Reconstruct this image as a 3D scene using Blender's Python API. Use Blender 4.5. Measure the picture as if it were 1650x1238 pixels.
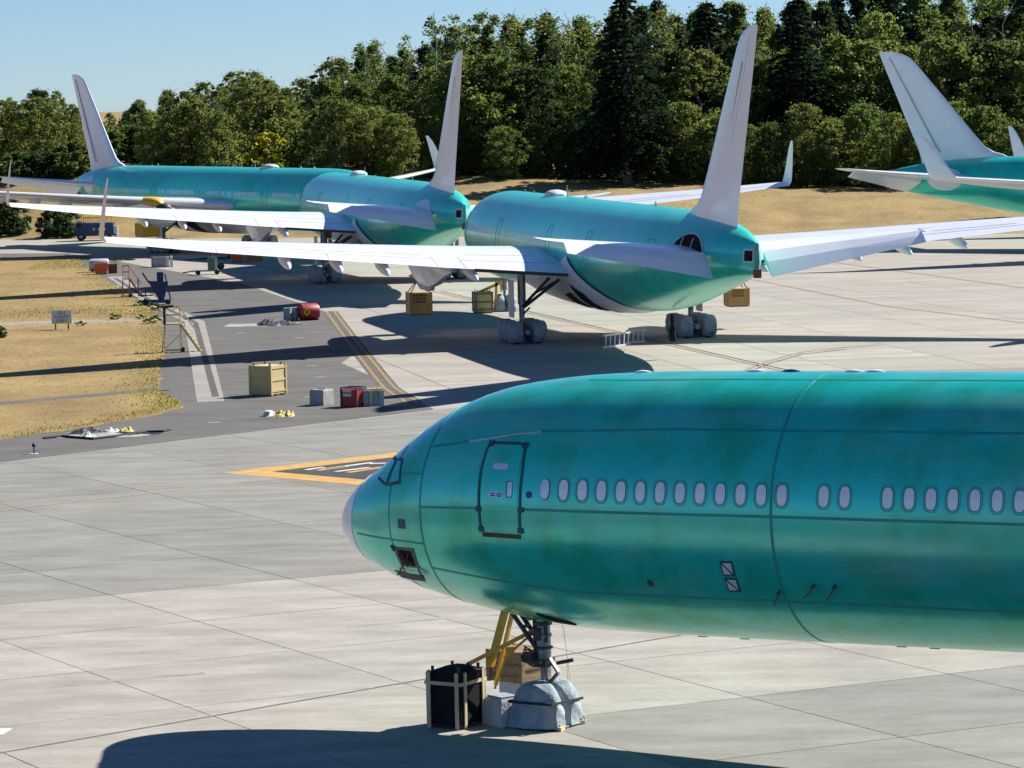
import bpy, bmesh, math, random
import numpy as np
from mathutils import Vector, Matrix, noise
R = math.radians
for o in list(bpy.data.objects): bpy.data.objects.remove(o)
S = bpy.context.scene
COL = S.collection

# ------------------------------------------------------------------ camera, sky, sun, exposure
CAM_H, CAM_F, CAM_P, CAM_R = 15.464, 5797.36, R(4.584), R(1.242)
cam = bpy.data.objects.new('camera', bpy.data.cameras.new('camera')); COL.objects.link(cam)
cam.data.sensor_width = 36; cam.data.lens = CAM_F/1650*36; cam.data.clip_start = 1; cam.data.clip_end = 30000
_F = Vector((0, math.cos(CAM_P), -math.sin(CAM_P))); _U = Vector((0, math.sin(CAM_P), math.cos(CAM_P))); _Rt = Vector((1, 0, 0))
_r = _Rt*math.cos(CAM_R) - _U*math.sin(CAM_R); _u = _Rt*math.sin(CAM_R) + _U*math.cos(CAM_R)
M = Matrix.Identity(4)
for i in range(3): M[i][0] = _r[i]; M[i][1] = _u[i]; M[i][2] = -_F[i]; M[i][3] = (0, 0, CAM_H)[i]
cam.matrix_world = M
S.camera = cam
SUN_AZ, SUN_EL = R(55), R(37.8)
W = bpy.data.worlds.new('World'); S.world = W; W.use_nodes = True
nt = W.node_tree; sky = nt.nodes.new('ShaderNodeTexSky'); sky.sky_type = 'NISHITA'; sky.sun_disc = False
sky.sun_elevation = SUN_EL; sky.sun_rotation = SUN_AZ; sky.altitude = 100; sky.air_density = 0.72; sky.dust_density = 0.0; sky.ozone_density = 10.0
nt.links.new(sky.outputs[0], nt.nodes['Background'].inputs[0]); nt.nodes['Background'].inputs[1].default_value = 0.060
sl = bpy.data.lights.new('sun', 'SUN'); sl.energy = 5.0; sl.angle = R(0.53); sl.color = (1.0, 0.955, 0.88)
sun = bpy.data.objects.new('sun', sl); COL.objects.link(sun)
sd = Vector((math.sin(SUN_AZ)*math.cos(SUN_EL), math.cos(SUN_AZ)*math.cos(SUN_EL), math.sin(SUN_EL)))
sun.rotation_euler = sd.to_track_quat('Z', 'Y').to_euler(); sun.location = (0, 0, 300)
S.view_settings.view_transform = 'Standard'; S.view_settings.look = 'None'; S.view_settings.gamma = 1.0
S.view_settings.exposure = 0.82; S.view_settings.use_curve_mapping = False

# ------------------------------------------------------------------ helpers
def gp(u, v, z=0.0):
    """ground point of the place seen at photograph pixel (u, v) -- used only to survey where things stand"""
    du, dv = u-825, v-619; c, s = math.cos(CAM_R), math.sin(CAM_R)
    a = du*c - dv*s; b = du*s + dv*c
    d = Vector((a/CAM_F, math.cos(CAM_P)-b/CAM_F*math.sin(CAM_P), -math.sin(CAM_P)-b/CAM_F*math.cos(CAM_P)))
    return Vector((0, 0, CAM_H)) + d*((z-CAM_H)/d.z)
def at(u, v, Y):
    du, dv = u-825, v-619; c, s = math.cos(CAM_R), math.sin(CAM_R)
    a = du*c - dv*s; b = du*s + dv*c
    d = Vector((a/CAM_F, math.cos(CAM_P)-b/CAM_F*math.sin(CAM_P), -math.sin(CAM_P)-b/CAM_F*math.cos(CAM_P)))
    return Vector((0, 0, CAM_H)) + d*(Y/d.y)

MATS = {}
def mat(name, c1, c2=None, scale=3.0, rough=0.6, metal=0.0, bump=0.0, bscale=None, spec=0.5, stretch=(1, 1, 1), coords='Object', detail=6, objrand=0.0, ramp=(0.35, 0.65), coat=0.0, speck=0.0):
    m = bpy.data.materials.new(name); m.use_nodes = True; MATS[name] = m
    t = m.node_tree; N = t.nodes; L = t.links; p = N['Principled BSDF']
    p.inputs['Roughness'].default_value = rough; p.inputs['Metallic'].default_value = metal
    p.inputs['Specular IOR Level'].default_value = spec
    if coat: p.inputs['Coat Weight'].default_value = coat; p.inputs['Coat Roughness'].default_value = 0.15
    tc = N.new('ShaderNodeTexCoord'); mp = N.new('ShaderNodeMapping'); mp.inputs['Scale'].default_value = stretch
    if coords == 'World':
        g = N.new('ShaderNodeNewGeometry'); L.new(g.outputs['Position'], mp.inputs[0])
    else: L.new(tc.outputs[coords], mp.inputs[0])
    nz = N.new('ShaderNodeTexNoise'); nz.inputs['Scale'].default_value = scale; nz.inputs['Detail'].default_value = detail; nz.inputs['Roughness'].default_value = 0.62
    L.new(mp.outputs[0], nz.inputs['Vector'])
    rp = N.new('ShaderNodeValToRGB'); rp.color_ramp.elements[0].position = ramp[0]; rp.color_ramp.elements[1].position = ramp[1]
    c2 = c2 or tuple(min(1, x*1.18) for x in c1)
    rp.color_ramp.elements[0].color = (*c1, 1); rp.color_ramp.elements[1].color = (*c2, 1)
    L.new(nz.outputs['Fac'], rp.inputs[0]); out = rp.outputs[0]
    if speck:
        n2 = N.new('ShaderNodeTexNoise'); n2.inputs['Scale'].default_value = scale*14; n2.inputs['Detail'].default_value = 3; L.new(mp.outputs[0], n2.inputs['Vector'])
        mr = N.new('ShaderNodeMapRange'); mr.inputs[1].default_value = 0.3; mr.inputs[2].default_value = 0.7; mr.inputs[3].default_value = 1-speck; mr.inputs[4].default_value = 1+speck; L.new(n2.outputs['Fac'], mr.inputs[0])
        vm = N.new('ShaderNodeVectorMath'); vm.operation = 'SCALE'; L.new(out, vm.inputs[0]); L.new(mr.outputs[0], vm.inputs['Scale']); out = vm.outputs[0]
    if objrand:
        oi = N.new('ShaderNodeObjectInfo'); mr = N.new('ShaderNodeMapRange'); mr.inputs[3].default_value = 1-objrand; mr.inputs[4].default_value = 1+objrand; L.new(oi.outputs['Random'], mr.inputs[0])
        vm = N.new('ShaderNodeVectorMath'); vm.operation = 'SCALE'; L.new(out, vm.inputs[0]); L.new(mr.outputs[0], vm.inputs['Scale']); out = vm.outputs[0]
    L.new(out, p.inputs['Base Color'])
    if bump:
        nb = N.new('ShaderNodeTexNoise'); nb.inputs['Scale'].default_value = bscale or scale*6; nb.inputs['Detail'].default_value = 5; L.new(mp.outputs[0], nb.inputs['Vector'])
        bp = N.new('ShaderNodeBump'); bp.inputs['Strength'].default_value = bump; bp.inputs['Distance'].default_value = 0.05
        L.new(nb.outputs['Fac'], bp.inputs['Height']); L.new(bp.outputs[0], p.inputs['Normal'])
    return m

class MB:
    """collects shapes, links them as ONE mesh object"""
    def __init__(s): s.v = []; s.f = []; s.mi = []
    def add(s, vs, fs, mi=0):
        b = len(s.v); s.v += [tuple(x) for x in vs]; s.f += [tuple(i+b for i in f) for f in fs]; s.mi += [mi]*len(fs); return s
    def box(s, c, d, rz=0.0, mi=0, rot=None):
        x, y, z = (k/2 for k in d)
        vs = [Vector(q) for q in ((-x,-y,-z),(x,-y,-z),(x,y,-z),(-x,y,-z),(-x,-y,z),(x,-y,z),(x,y,z),(-x,y,z))]
        m = rot or Matrix.Rotation(rz, 3, 'Z')
        return s.add([m@q+Vector(c) for q in vs], [(0,3,2,1),(4,5,6,7),(0,1,5,4),(1,2,6,5),(2,3,7,6),(3,0,4,7)], mi)
    def bar(s, a, b, w, h=None, mi=0):
        a, b = Vector(a), Vector(b); d = b-a; h = h or w
        q = d.to_track_quat('X', 'Z').to_matrix()
        return s.box((a+b)/2, (d.length, w, h), rot=q, mi=mi)
    def tube(s, a, b, r, r2=None, n=10, mi=0, cap=True):
        a, b = Vector(a), Vector(b); r2 = r if r2 is None else r2; q = (b-a).to_track_quat('Z', 'Y').to_matrix()
        vs = []
        for p_, rr in ((a, r), (b, r2)):
            for k in range(n):
                t = 2*math.pi*k/n; vs.append(p_ + q@Vector((rr*math.cos(t), rr*math.sin(t), 0)))
        fs = [(k, (k+1) % n, n+(k+1) % n, n+k) for k in range(n)]
        if cap: fs += [tuple(range(n-1, -1, -1)), tuple(range(n, 2*n))]
        return s.add(vs, fs, mi)
    def path(s, pts, r, n=6, mi=0):
        for a, b in zip(pts[:-1], pts[1:]): s.tube(a, b, r, n=n, mi=mi)
        return s
    def lathe(s, prof, c, axis='Z', n=20, mi=0):
        vs = []; c = Vector(c)
        for r, h in prof:
            for k in range(n):
                t = 2*math.pi*k/n; x, y = r*math.cos(t), r*math.sin(t)
                vs.append(c + (Vector((x, y, h)) if axis == 'Z' else Vector((x, h, y)) if axis == 'Y' else Vector((h, x, y))))
        fs = []
        for i in range(len(prof)-1):
            for k in range(n): fs.append((i*n+k, i*n+(k+1) % n, (i+1)*n+(k+1) % n, (i+1)*n+k))
        fs += [tuple(range(n)), tuple(range((len(prof)-1)*n, len(prof)*n))]
        return s.add(vs, fs, mi)
    def grid(s, rows, mi=0, closed=False, capa=False, capb=False):
        n = len(rows[0]); vs = [q for r in rows for q in r]; fs = []
        for i in range(len(rows)-1):
            for k in range(n if closed else n-1):
                k2 = (k+1) % n; fs.append((i*n+k, i*n+k2, (i+1)*n+k2, (i+1)*n+k))
        if capa: fs.append(tuple(range(n)))
        if capb: fs.append(tuple(range((len(rows)-1)*n, len(rows)*n)))
        return s.add(vs, fs, mi)
    def prism(s, poly, z0, z1, mi=0):
        n = len(poly); vs = [(x, y, z0) for x, y in poly]+[(x, y, z1) for x, y in poly]
        fs = [tuple(range(n, 2*n)), tuple(range(n-1, -1, -1))]+[(k, (k+1) % n, n+(k+1) % n, n+k) for k in range(n)]
        return s.add(vs, fs, mi)
    def mesh(s, name, mats, smooth=False, fixn=True, ang=None):
        me = bpy.data.meshes.new(name); me.from_pydata([tuple(v) for v in s.v], [], s.f)
        for m in (mats if isinstance(mats, (list, tuple)) else [mats]): me.materials.append(MATS[m] if isinstance(m, str) else m)
        me.polygons.foreach_set('material_index', s.mi)
        if fixn:
            b = bmesh.new(); b.from_mesh(me); bmesh.ops.recalc_face_normals(b, faces=b.faces); b.to_mesh(me); b.free()
        if smooth:
            me.polygons.foreach_set('use_smooth', [True]*len(me.polygons))
            if ang: me.set_sharp_from_angle(angle=R(ang))
        me.update(); return me
    def build(s, name, mats, parent=None, smooth=False, loc=None, rz=None, fixn=True, ang=None):
        return link(name, s.mesh(name, mats, smooth, fixn, ang), parent, loc, rz)
def link(name, me, parent=None, loc=None, rz=None):
    o = bpy.data.objects.new(name, me); COL.objects.link(o)
    if parent: o.parent = parent
    if loc is not None: o.location = loc
    if rz is not None: o.rotation_euler = (0, 0, rz)
    return o
def tag(o, label=None, cat=None, group=None, kind=None):
    if label: o['label'] = label
    if cat: o['category'] = cat
    if group: o['group'] = group
    if kind: o['kind'] = kind
    return o
def thing(name, label, cat, loc=(0, 0, 0), rz=0.0, group=None):
    o = bpy.data.objects.new(name, None); COL.objects.link(o); o.location = loc; o.rotation_euler = (0, 0, rz); o.empty_display_size = 0.3
    return tag(o, label, cat, group)
def copy_tree(o, parent=None):
    c = o.copy(); COL.objects.link(c)
    if parent: c.parent = parent
    for ch in list(o.children): copy_tree(ch, c)
    return c
def text_obj(name, body, size, m, parent, loc, rot, depth=0.004):
    cu = bpy.data.curves.new(name, 'FONT'); cu.body = body; cu.size = size; cu.align_x = 'CENTER'; cu.align_y = 'CENTER'; cu.extrude = depth
    t = bpy.data.objects.new('tmp', cu); COL.objects.link(t)
    me = bpy.data.meshes.new_from_object(t.evaluated_get(bpy.context.evaluated_depsgraph_get())); bpy.data.objects.remove(t)
    me.materials.clear(); me.materials.append(MATS[m]); me.name = name
    o = link(name, me, parent, loc); o.rotation_euler = rot; return o

# ------------------------------------------------------------------ materials
mat('concrete_light', (.275,.255,.216), (.395,.368,.318), 0.28, 0.9, bump=.12, bscale=6, coords='World', stretch=(1,2.4,1), objrand=.05, speck=.09, detail=9)
mat('concrete_grey', (.185,.180,.155), (.262,.254,.222), 0.28, 0.9, bump=.12, bscale=6, coords='World', stretch=(1,2.4,1), objrand=.06, speck=.09, detail=9)
mat('concrete_far', (.285,.26,.218), (.37,.343,.292), 0.12, 0.9, coords='World', stretch=(1,2.5,1), objrand=.04, speck=.05)
mat('scuff', (.225,.21,.18), (.36,.335,.285), 0.7, 0.9, coords='World', stretch=(1,1.5,1), speck=.12)
mat('joint', (.10,.09,.075), (.16,.145,.12), 2, 0.95, coords='World')
mat('asphalt', (.085,.080,.073), (.13,.123,.113), 0.22, 0.95, bump=.1, bscale=9, coords='World', stretch=(1,2,1), speck=.09)
mat('crack', (.06,.057,.052), (.09,.085,.08), 3, 0.95, coords='World')
mat('strip_concrete', (.24,.225,.195), (.33,.31,.27), 0.6, 0.9, coords='World', speck=.08)
mat('dry_grass', (.195,.130,.038), (.325,.228,.078), 0.16, 0.95, bump=.35, bscale=5, coords='World', stretch=(1,.55,1), speck=.12, detail=7)
mat('green_grass', (.13,.16,.035), (.26,.25,.07), 0.6, 0.95, bump=.5, bscale=9, coords='World', speck=.2)
mat('yellow_paint', (.46,.26,.055), (.58,.35,.10), 1.5, 0.8, coords='World', speck=.12)
mat('faded_paint', (.25,.175,.09), (.33,.24,.13), 1.0, 0.85, coords='World', speck=.1)
mat('cream_paint', (.36,.30,.19), (.46,.39,.26), 1.5, 0.85, coords='World', speck=.12)
mat('faded_yellow', (.22,.145,.06), (.31,.21,.095), 1.2, 0.85, coords='World', speck=.15)
mat('dark_paint', (.075,.065,.055), (.12,.11,.095), 1.2, 0.9, coords='World', speck=.1)
mat('black_paint', (.025,.025,.03), (.05,.05,.055), 1.5, 0.8, coords='World')
mat('white_marking', (.50,.49,.46), (.66,.65,.62), 2, 0.8, coords='World')
mat('white_paint', (.80,.82,.89), (.87,.88,.92), 0.35, 0.22, speck=.02, spec=.8)
mat('line_grey', (.25,.27,.31), (.33,.35,.38), 1, 0.6)
mat('grey_skin', (.42,.45,.50), (.54,.57,.60), 0.8, 0.38)
mat('primer_white', (.62,.64,.67), (.74,.75,.77), 0.8, 0.45)
mat('metal', (.16,.19,.23), (.27,.30,.33), 3, 0.35, metal=.55)
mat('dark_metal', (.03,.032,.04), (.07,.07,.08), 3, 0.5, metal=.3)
mat('black', (.008,.008,.011), (.016,.016,.02), 3, 0.8, spec=.15)
mat('hole', (.018,.012,.011), (.05,.034,.028), 2, 0.9, spec=.1)
mat('rubber', (.015,.015,.017), (.03,.03,.032), 4, 0.85)
mat('cover_fabric', (.22,.27,.32), (.36,.41,.45), 2.2, 0.7, bump=.9, bscale=5, detail=8)
mat('strap', (.02,.02,.025), None, 4, 0.8)
mat('tan_strap', (.58,.46,.25), (.70,.57,.34), 4, 0.85)
mat('crate_wood', (.40,.25,.085), (.52,.34,.14), 3, 0.8, stretch=(1,1,5), speck=.12)
mat('old_wood', (.17,.105,.06), (.30,.20,.115), 3, 0.85, stretch=(1,1,5), speck=.15)
mat('pale_wood', (.46,.36,.16), (.60,.49,.24), 3, 0.85, stretch=(1,1,4), speck=.14)
mat('yellow_steel', (.74,.36,.015), (.84,.45,.03), 4, 0.5, speck=.08)
mat('pale_yellow', (.56,.44,.17), (.66,.54,.25), 4, 0.6)
mat('bright_yellow', (.72,.42,.01), (.80,.50,.02), 3, 0.55)
mat('blue_steel', (.007,.015,.075), (.014,.028,.12), 3, 0.5)
mat('truck_blue', (.006,.024,.09), (.012,.042,.14), 3, 0.45)
mat('red_steel', (.30,.010,.014), (.40,.025,.028), 3, 0.5)
mat('red_faded', (.32,.10,.08), (.40,.15,.12), 3, 0.7)
mat('orange_plastic', (.72,.10,.012), (.8,.14,.02), 3, 0.5)
mat('brown', (.12,.05,.035), (.17,.08,.055), 3, 0.8)
mat('green_machine', (.06,.12,.10), (.11,.18,.15), 3, 0.55)
mat('pale_green', (.35,.42,.33), (.44,.50,.40), 3, 0.6)
mat('grey_block', (.26,.265,.26), (.40,.40,.385), 3, 0.9, bump=.5, speck=.1)
mat('white_block', (.50,.51,.52), (.64,.64,.64), 2, 0.85, bump=.4, speck=.06)
mat('tarp_dark', (.02,.022,.028), (.05,.052,.06), 2, 0.6, bump=.8)
mat('tarp_grey', (.30,.32,.33), (.42,.43,.44), 2, 0.7, bump=.8)
mat('rag_yellow', (.50,.40,.08), (.62,.52,.18), 3, 0.8, bump=.8)
mat('rag_white', (.6,.62,.6), (.72,.74,.72), 3, 0.8, bump=.8)
mat('sign_white', (.55,.60,.62), (.64,.68,.70), 2, 0.6)
mat('seam', (.008,.27,.25), (.016,.37,.33), 0.8, 0.45)
mat('seam_blue', (.015,.07,.11), (.025,.10,.14), 1.2, 0.55)
mat('lavender', (.66,.66,.80), (.74,.74,.85), 2, 0.28, metal=.4)
mat('window_cover', (.84,.82,.79), (.90,.88,.85), 2, 0.3, metal=.25)
mat('window_rim', (.05,.07,.08), (.10,.12,.13), 2, 0.5)
mat('bark', (.10,.08,.06), (.17,.14,.11), 4, 0.95, bump=.5)
mat('pale_bark', (.22,.20,.17), (.32,.29,.25), 4, 0.95)

def teal(name, dirt=0.5, far=False):
    """green protective film over aluminium: mottled, with paler streaks and darker drips"""
    m = bpy.data.materials.new(name); m.use_nodes = True; MATS[name] = m
    t = m.node_tree; N = t.nodes; L = t.links; p = N['Principled BSDF']
    p.inputs['Metallic'].default_value = 0.34; p.inputs['Specular IOR Level'].default_value = 0.6; p.inputs['Coat Weight'].default_value = .3 if far else .6; p.inputs['Coat Roughness'].default_value = .14
    tc = N.new('ShaderNodeTexCoord')
    def noise(sc, st, det=5):
        mp = N.new('ShaderNodeMapping'); mp.inputs['Scale'].default_value = st; L.new(tc.outputs['Object'], mp.inputs[0])
        n = N.new('ShaderNodeTexNoise'); n.inputs['Scale'].default_value = sc; n.inputs['Detail'].default_value = det; n.inputs['Roughness'].default_value = .6; L.new(mp.outputs[0], n.inputs['Vector']); return n.outputs['Fac']
    def ramp(f, a, b, p0, p1):
        r = N.new('ShaderNodeValToRGB'); e = r.color_ramp.elements; e[0].position = p0; e[1].position = p1; e[0].color = (*a, 1); e[1].color = (*b, 1); L.new(f, r.inputs[0]); return r.outputs[0]
    def mix(f, a, b, mode='MIX'):
        x = N.new('ShaderNodeMix'); x.data_type = 'RGBA'; x.blend_type = mode
        if isinstance(f, float): x.inputs[0].default_value = f
        else: L.new(f, x.inputs[0])
        L.new(a, x.inputs[6]); L.new(b, x.inputs[7]); return x.outputs[2]
    base = ramp(noise(.42, (.7,1,1), 7), (.006,.60,.45), (.020,.76,.62), .3, .7)
    drip = ramp(noise(.9, (1.0,1,.5), 6), (.003,.50,.27), (.012,.70,.55), .36, .54)
    pale = ramp(noise(.5, (.35,1,1.6), 6), (0,0,0), (.7,.7,.7), .47, .68)
    palec = ramp(noise(2.0, (1,1,1)), (.16,.66,.54), (.28,.76,.64), .3, .7)
    c = mix(dirt, base, drip); x = N.new('ShaderNodeMath'); x.operation = 'MULTIPLY'; x.inputs[1].default_value = dirt; L.new(pale, x.inputs[0])
    c = mix(x.outputs[0], c, palec)
    L.new(c, p.inputs['Base Color'])
    if far: p.inputs['Roughness'].default_value = .30; return m
    rr = N.new('ShaderNodeMapRange'); rr.inputs[1].default_value = .3; rr.inputs[2].default_value = .7; rr.inputs[3].default_value = .18; rr.inputs[4].default_value = .34; L.new(noise(1.6, (.5,1,1.4), 8), rr.inputs[0]); L.new(rr.outputs[0], p.inputs['Roughness'])
    b = N.new('ShaderNodeBump'); b.inputs['Strength'].default_value = .014; b.inputs['Distance'].default_value = .05; L.new(noise(1.3, (1,1,1), 2), b.inputs['Height']); L.new(b.outputs[0], p.inputs['Normal'])
    return m
teal('teal_skin', 0.75); teal('teal_far', 0.35, True)

def leafmat(name, c1, c2, hue=.16):
    m = bpy.data.materials.new(name); m.use_nodes = True; MATS[name] = m
    t = m.node_tree; N = t.nodes; L = t.links; p = N['Principled BSDF']; out = N['Material Output']
    g = N.new('ShaderNodeNewGeometry'); nz = N.new('ShaderNodeTexNoise'); nz.inputs['Scale'].default_value = .55; nz.inputs['Detail'].default_value = 4; L.new(g.outputs['Position'], nz.inputs['Vector'])
    rp = N.new('ShaderNodeValToRGB'); rp.color_ramp.elements[0].position = .35; rp.color_ramp.elements[1].position = .68
    rp.color_ramp.elements[0].color = (*c1, 1); rp.color_ramp.elements[1].color = (*c2, 1); L.new(nz.outputs['Fac'], rp.inputs[0])
    oi = N.new('ShaderNodeObjectInfo'); mr = N.new('ShaderNodeMapRange'); mr.inputs[3].default_value = 1-hue; mr.inputs[4].default_value = 1+hue; L.new(oi.outputs['Random'], mr.inputs[0])
    vm = N.new('ShaderNodeVectorMath'); vm.operation = 'SCALE'; L.new(rp.outputs[0], vm.inputs[0]); L.new(mr.outputs[0], vm.inputs['Scale'])
    L.new(vm.outputs[0], p.inputs['Base Color']); p.inputs['Roughness'].default_value = .7; p.inputs['Specular IOR Level'].default_value = .15
    tr = N.new('ShaderNodeBsdfTranslucent'); v2 = N.new('ShaderNodeVectorMath'); v2.operation = 'MULTIPLY'; v2.inputs[1].default_value = (1.35, 1.35, 1.0); L.new(vm.outputs[0], v2.inputs[0]); L.new(v2.outputs[0], tr.inputs[0]); mx = N.new('ShaderNodeMixShader'); mx.inputs[0].default_value = .58
    L.new(p.outputs[0], mx.inputs[1]); L.new(tr.outputs[0], mx.inputs[2]); L.new(mx.outputs[0], out.inputs[0])
leafmat('leaf_mid', (.080,.125,.036), (.135,.185,.058)); leafmat('leaf_olive', (.12,.155,.045), (.185,.215,.07)); leafmat('leaf_dark', (.038,.068,.028), (.068,.105,.042))
leafmat('leaf_yellow', (.22,.23,.02), (.40,.38,.05)); leafmat('needles', (.010,.022,.014), (.022,.038,.022)); leafmat('leaf_weed', (.06,.09,.025), (.12,.15,.05)); leafmat('leaf_verge', (.17,.17,.045), (.28,.26,.08))
leafmat('straw', (.26,.17,.065), (.38,.27,.11))

# ================================================================== SETTING: terrain, apron, asphalt, grass
def terrain_z(x, y):
    edge = 396 - .41*x
    t = (y-edge)/60
    h = 0
    if t > 0:
        rise = max(1.2, 5.2-.05*x)
        s = min(t, 1.0); h = rise*(s*s*(3-2*s)*.55+s*.45) + max(0, min(y, 615)-500)*.020*(1 if x < 0 else max(0, 1-x/150))
        if y > 625: h = max(-4, h-(y-625)*.05)
        h = h + .12*math.sin(x*.31+y*.17)*min(1, t*3) + .1*math.sin(x*.83-y*.41)*min(1, t*3)
    return h
def build_terrain():
    xs = sorted(set([-6000,-3000,-1500,-800,-500,-350,-260,-200,-160] + list(range(-130,131,4)) + [160,200,260,350,500,800,1500,3000,6000]))
    ys = sorted(set([-3000,-800,-200,0,100,200,300,340] + list(range(360,560,3)) + [570,590,610,640,670,700,760,850,1000,1300,2000,4000,9000]))
    rows = [[(x, y, terrain_z(x, y)-(.14 if y < 396-.41*x+1 else 0.0)) for x in xs] for y in ys]
    m = MB(); m.grid(rows)
    return tag(m.build('ground', 'dry_grass', smooth=True), kind='structure')
build_terrain()

def far_y(x): return 396-.41*x
# apron bed (seen in the joints) and its far sheet
poly = [(-140, 20), (140, 20), (140, far_y(140)), (-140, far_y(-140))]
tag(MB().prism(poly, -.10, -.02).build('apron_bed', 'joint'), kind='structure')
apron = tag(MB().prism([(-140, 286), (140, 286), (140, far_y(140)), (-140, far_y(-140))], -.06, -.004).build('apron', 'concrete_far'), kind='structure')

GRASS = [(-90,368),(-51.8,366.5),(-47,367.5),(-44.2,365),(-36.2,320),(-31,293),(-26.4,266),(-23.5,243),(-22.0,228),(-20.4,208),(-19.2,194),(-17.4,186.5),(-16.8,182),(-17.6,178),(-19.6,174),(-21.6,170.5),(-23.9,166.6),(-34,152),(-90,120)]
ASPH = [(-60,118),(-24.5,153.8),(-22.4,156.3),(-3.9,178.1),(-4.6,182),(-5.9,186),(-6.9,194),(-7.7,199.8),(-10,211),(-9.2,224),(-13.6,263),(-23,307),(-38.7,355),(-46.2,377),(-60,382),(-100,382),(-100,118)]
def inside(x, y, P):
    r = False; j = len(P)-1
    for i in range(len(P)):
        if (P[i][1] > y) != (P[j][1] > y) and x < (P[j][0]-P[i][0])*(y-P[i][1])/(P[j][1]-P[i][1])+P[i][0]: r = not r
        j = i
    return r
def clip(poly, hp):
    a, b, c = hp; out = []
    for i in range(len(poly)):
        p, q = poly[i], poly[(i+1) % len(poly)]; fp, fq = a*p[0]+b*p[1]-c, a*q[0]+b*q[1]-c
        if fp <= 0: out.append(p)
        if fp*fq < 0: t = fp/(fp-fq); out.append((p[0]+t*(q[0]-p[0]), p[1]+t*(q[1]-p[1])))
    return out
NEAR = [(-60,72),(60,72),(60,196.5),(14,196.5),(-3.9,178.1),(-22.4,156.3),(-60,113)]
def halfplanes(P):
    r = []
    for i in range(len(P)):
        (x0, y0), (x1, y1) = P[i], P[(i+1) % len(P)]; a, b = (y1-y0), -(x1-x0); r.append((a, b, a*x0+b*y0))
    return r
HPN = halfplanes(NEAR)
def in_view(x, y, mgn): return abs(x) < y*.1435+mgn
def slabs(ang, off0, w, u0, l, gap, hps, ztop, test, pick):
    ca, sa = math.cos(R(ang)), math.sin(R(ang))   # u along ang, v across
    cnt = 0
    for i in range(-60, 60):
        for j in range(-30, 60):
            v0 = off0+i*w; uu = u0+j*l
            loc = [(uu+gap/2, v0+gap/2), (uu+l-gap/2, v0+gap/2), (uu+l-gap/2, v0+w-gap/2), (uu+gap/2, v0+w-gap/2)]
            P = [(u*ca-v*sa, u*sa+v*ca) for u, v in loc]
            cx = sum(p[0] for p in P)/4; cy = sum(p[1] for p in P)/4
            if cy < 66 or cy > 420 or not in_view(cx, cy, 7) or not test(cx, cy, P): continue
            for h in hps:
                P = clip(P, h)
                if len(P) < 3: break
            if len(P) < 3: continue
            ar = abs(sum(P[k][0]*P[(k+1) % len(P)][1]-P[(k+1) % len(P)][0]*P[k][1] for k in range(len(P))))/2
            if ar < .3: continue
            dz = random.Random(i*97+j).uniform(-.0015, .0015)
            MB().prism(P, -.018, ztop+dz).build('slab', pick(uu+l/2, v0+w/2, cx, cy), apron); cnt += 1
    return cnt
def pick_near(u, v, x, y):
    if u > 105.7: return 'concrete_grey'
    if u < 77.7 and v < -42: return 'concrete_grey'
    return 'concrete_light'
def all_in(P, hps): return all(a*x+b*y-c <= 0 for a, b, c in hps for x, y in P)
n1 = slabs(118, -35.4-6.25*30, 6.25, 77.7-7*20, 7.0, .035, HPN, 0.0, lambda x, y, P: True, pick_near)
HPF = [(0, 1, 286.0)]
def test_far(x, y, P):
    if y > 290 or all_in(P, HPN): return False
    if inside(x, y, GRASS) and all(inside(a, b, GRASS) for a, b in P): return False
    if all(inside(a, b, ASPH) for a, b in P): return False
    return y > 150
n2 = slabs(101.5, -50-7.6*20, 7.6, 0, 7.6, .05, HPF, -.004, test_far, lambda u, v, x, y: 'concrete_far' if (int(u*7+v*3) % 5) else 'concrete_light')
print('slabs', n1, n2)

asph = tag(MB().prism(ASPH, -.015, .006).build('asphalt_shoulder', 'asphalt'), kind='structure')
# grass island, uneven, with a ragged verge
def build_island():
    m = MB(); rnd = random.Random(5); P = []
    for i in range(len(GRASS)):
        a, b = Vector(GRASS[i]), Vector(GRASS[(i+1) % len(GRASS)]); n = max(1, int((b-a).length/1.2))
        for k in range(n):
            q = a.lerp(b, k/n); P.append((q.x+rnd.uniform(-.22, .22), q.y+rnd.uniform(-.5, .5)))
    c = (-60, 250)
    m.prism(P, -.01, .035)
    return tag(m.build('grass_island', 'dry_grass'), kind='structure')
build_island()
def strip(pts, w, z=.012, h=.004):
    m = MB()
    pts = [Vector((p[0], p[1])) for p in pts]; L = []; Rr = []
    for i, p in enumerate(pts):
        d = (pts[min(i+1, len(pts)-1)]-pts[max(i-1, 0)]).normalized(); n = Vector((-d.y, d.x))
        L.append(p+n*w/2); Rr.append(p-n*w/2)
    for i in range(len(pts)-1): m.prism([tuple(L[i]), tuple(L[i+1]), tuple(Rr[i+1]), tuple(Rr[i])][::-1], z-h, z)
    return m
def road(name, pts, w, material, z=.012, parent=None):
    return tag(strip(pts, w, z).build(name, material, parent), kind='structure')
def G2(*px): return [gp(u, v)[:2] for u, v in px]
# concrete drain strip with a dark slot (two bands)
road('drain_strip', [(-35.5,323.4),(-27.8,280),(-22.35,254),(-15.6,185.5)], 1.42, 'strip_concrete', .014)
road('drain_slot', [(-35.1,320),(-27.6,279),(-22.2,253),(-15.6,188.6)], .36, 'crack', .019)
# gravel paths across the grass
road('gravel_path', [(-60,168),(-26.7,187),(-18.9,194.3)], 1.6, 'asphalt', .040)
road('gravel_path', [(-90,255),(-36.2,256),(-24.8,257.5)], 3.2, 'strip_concrete', .040)
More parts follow.
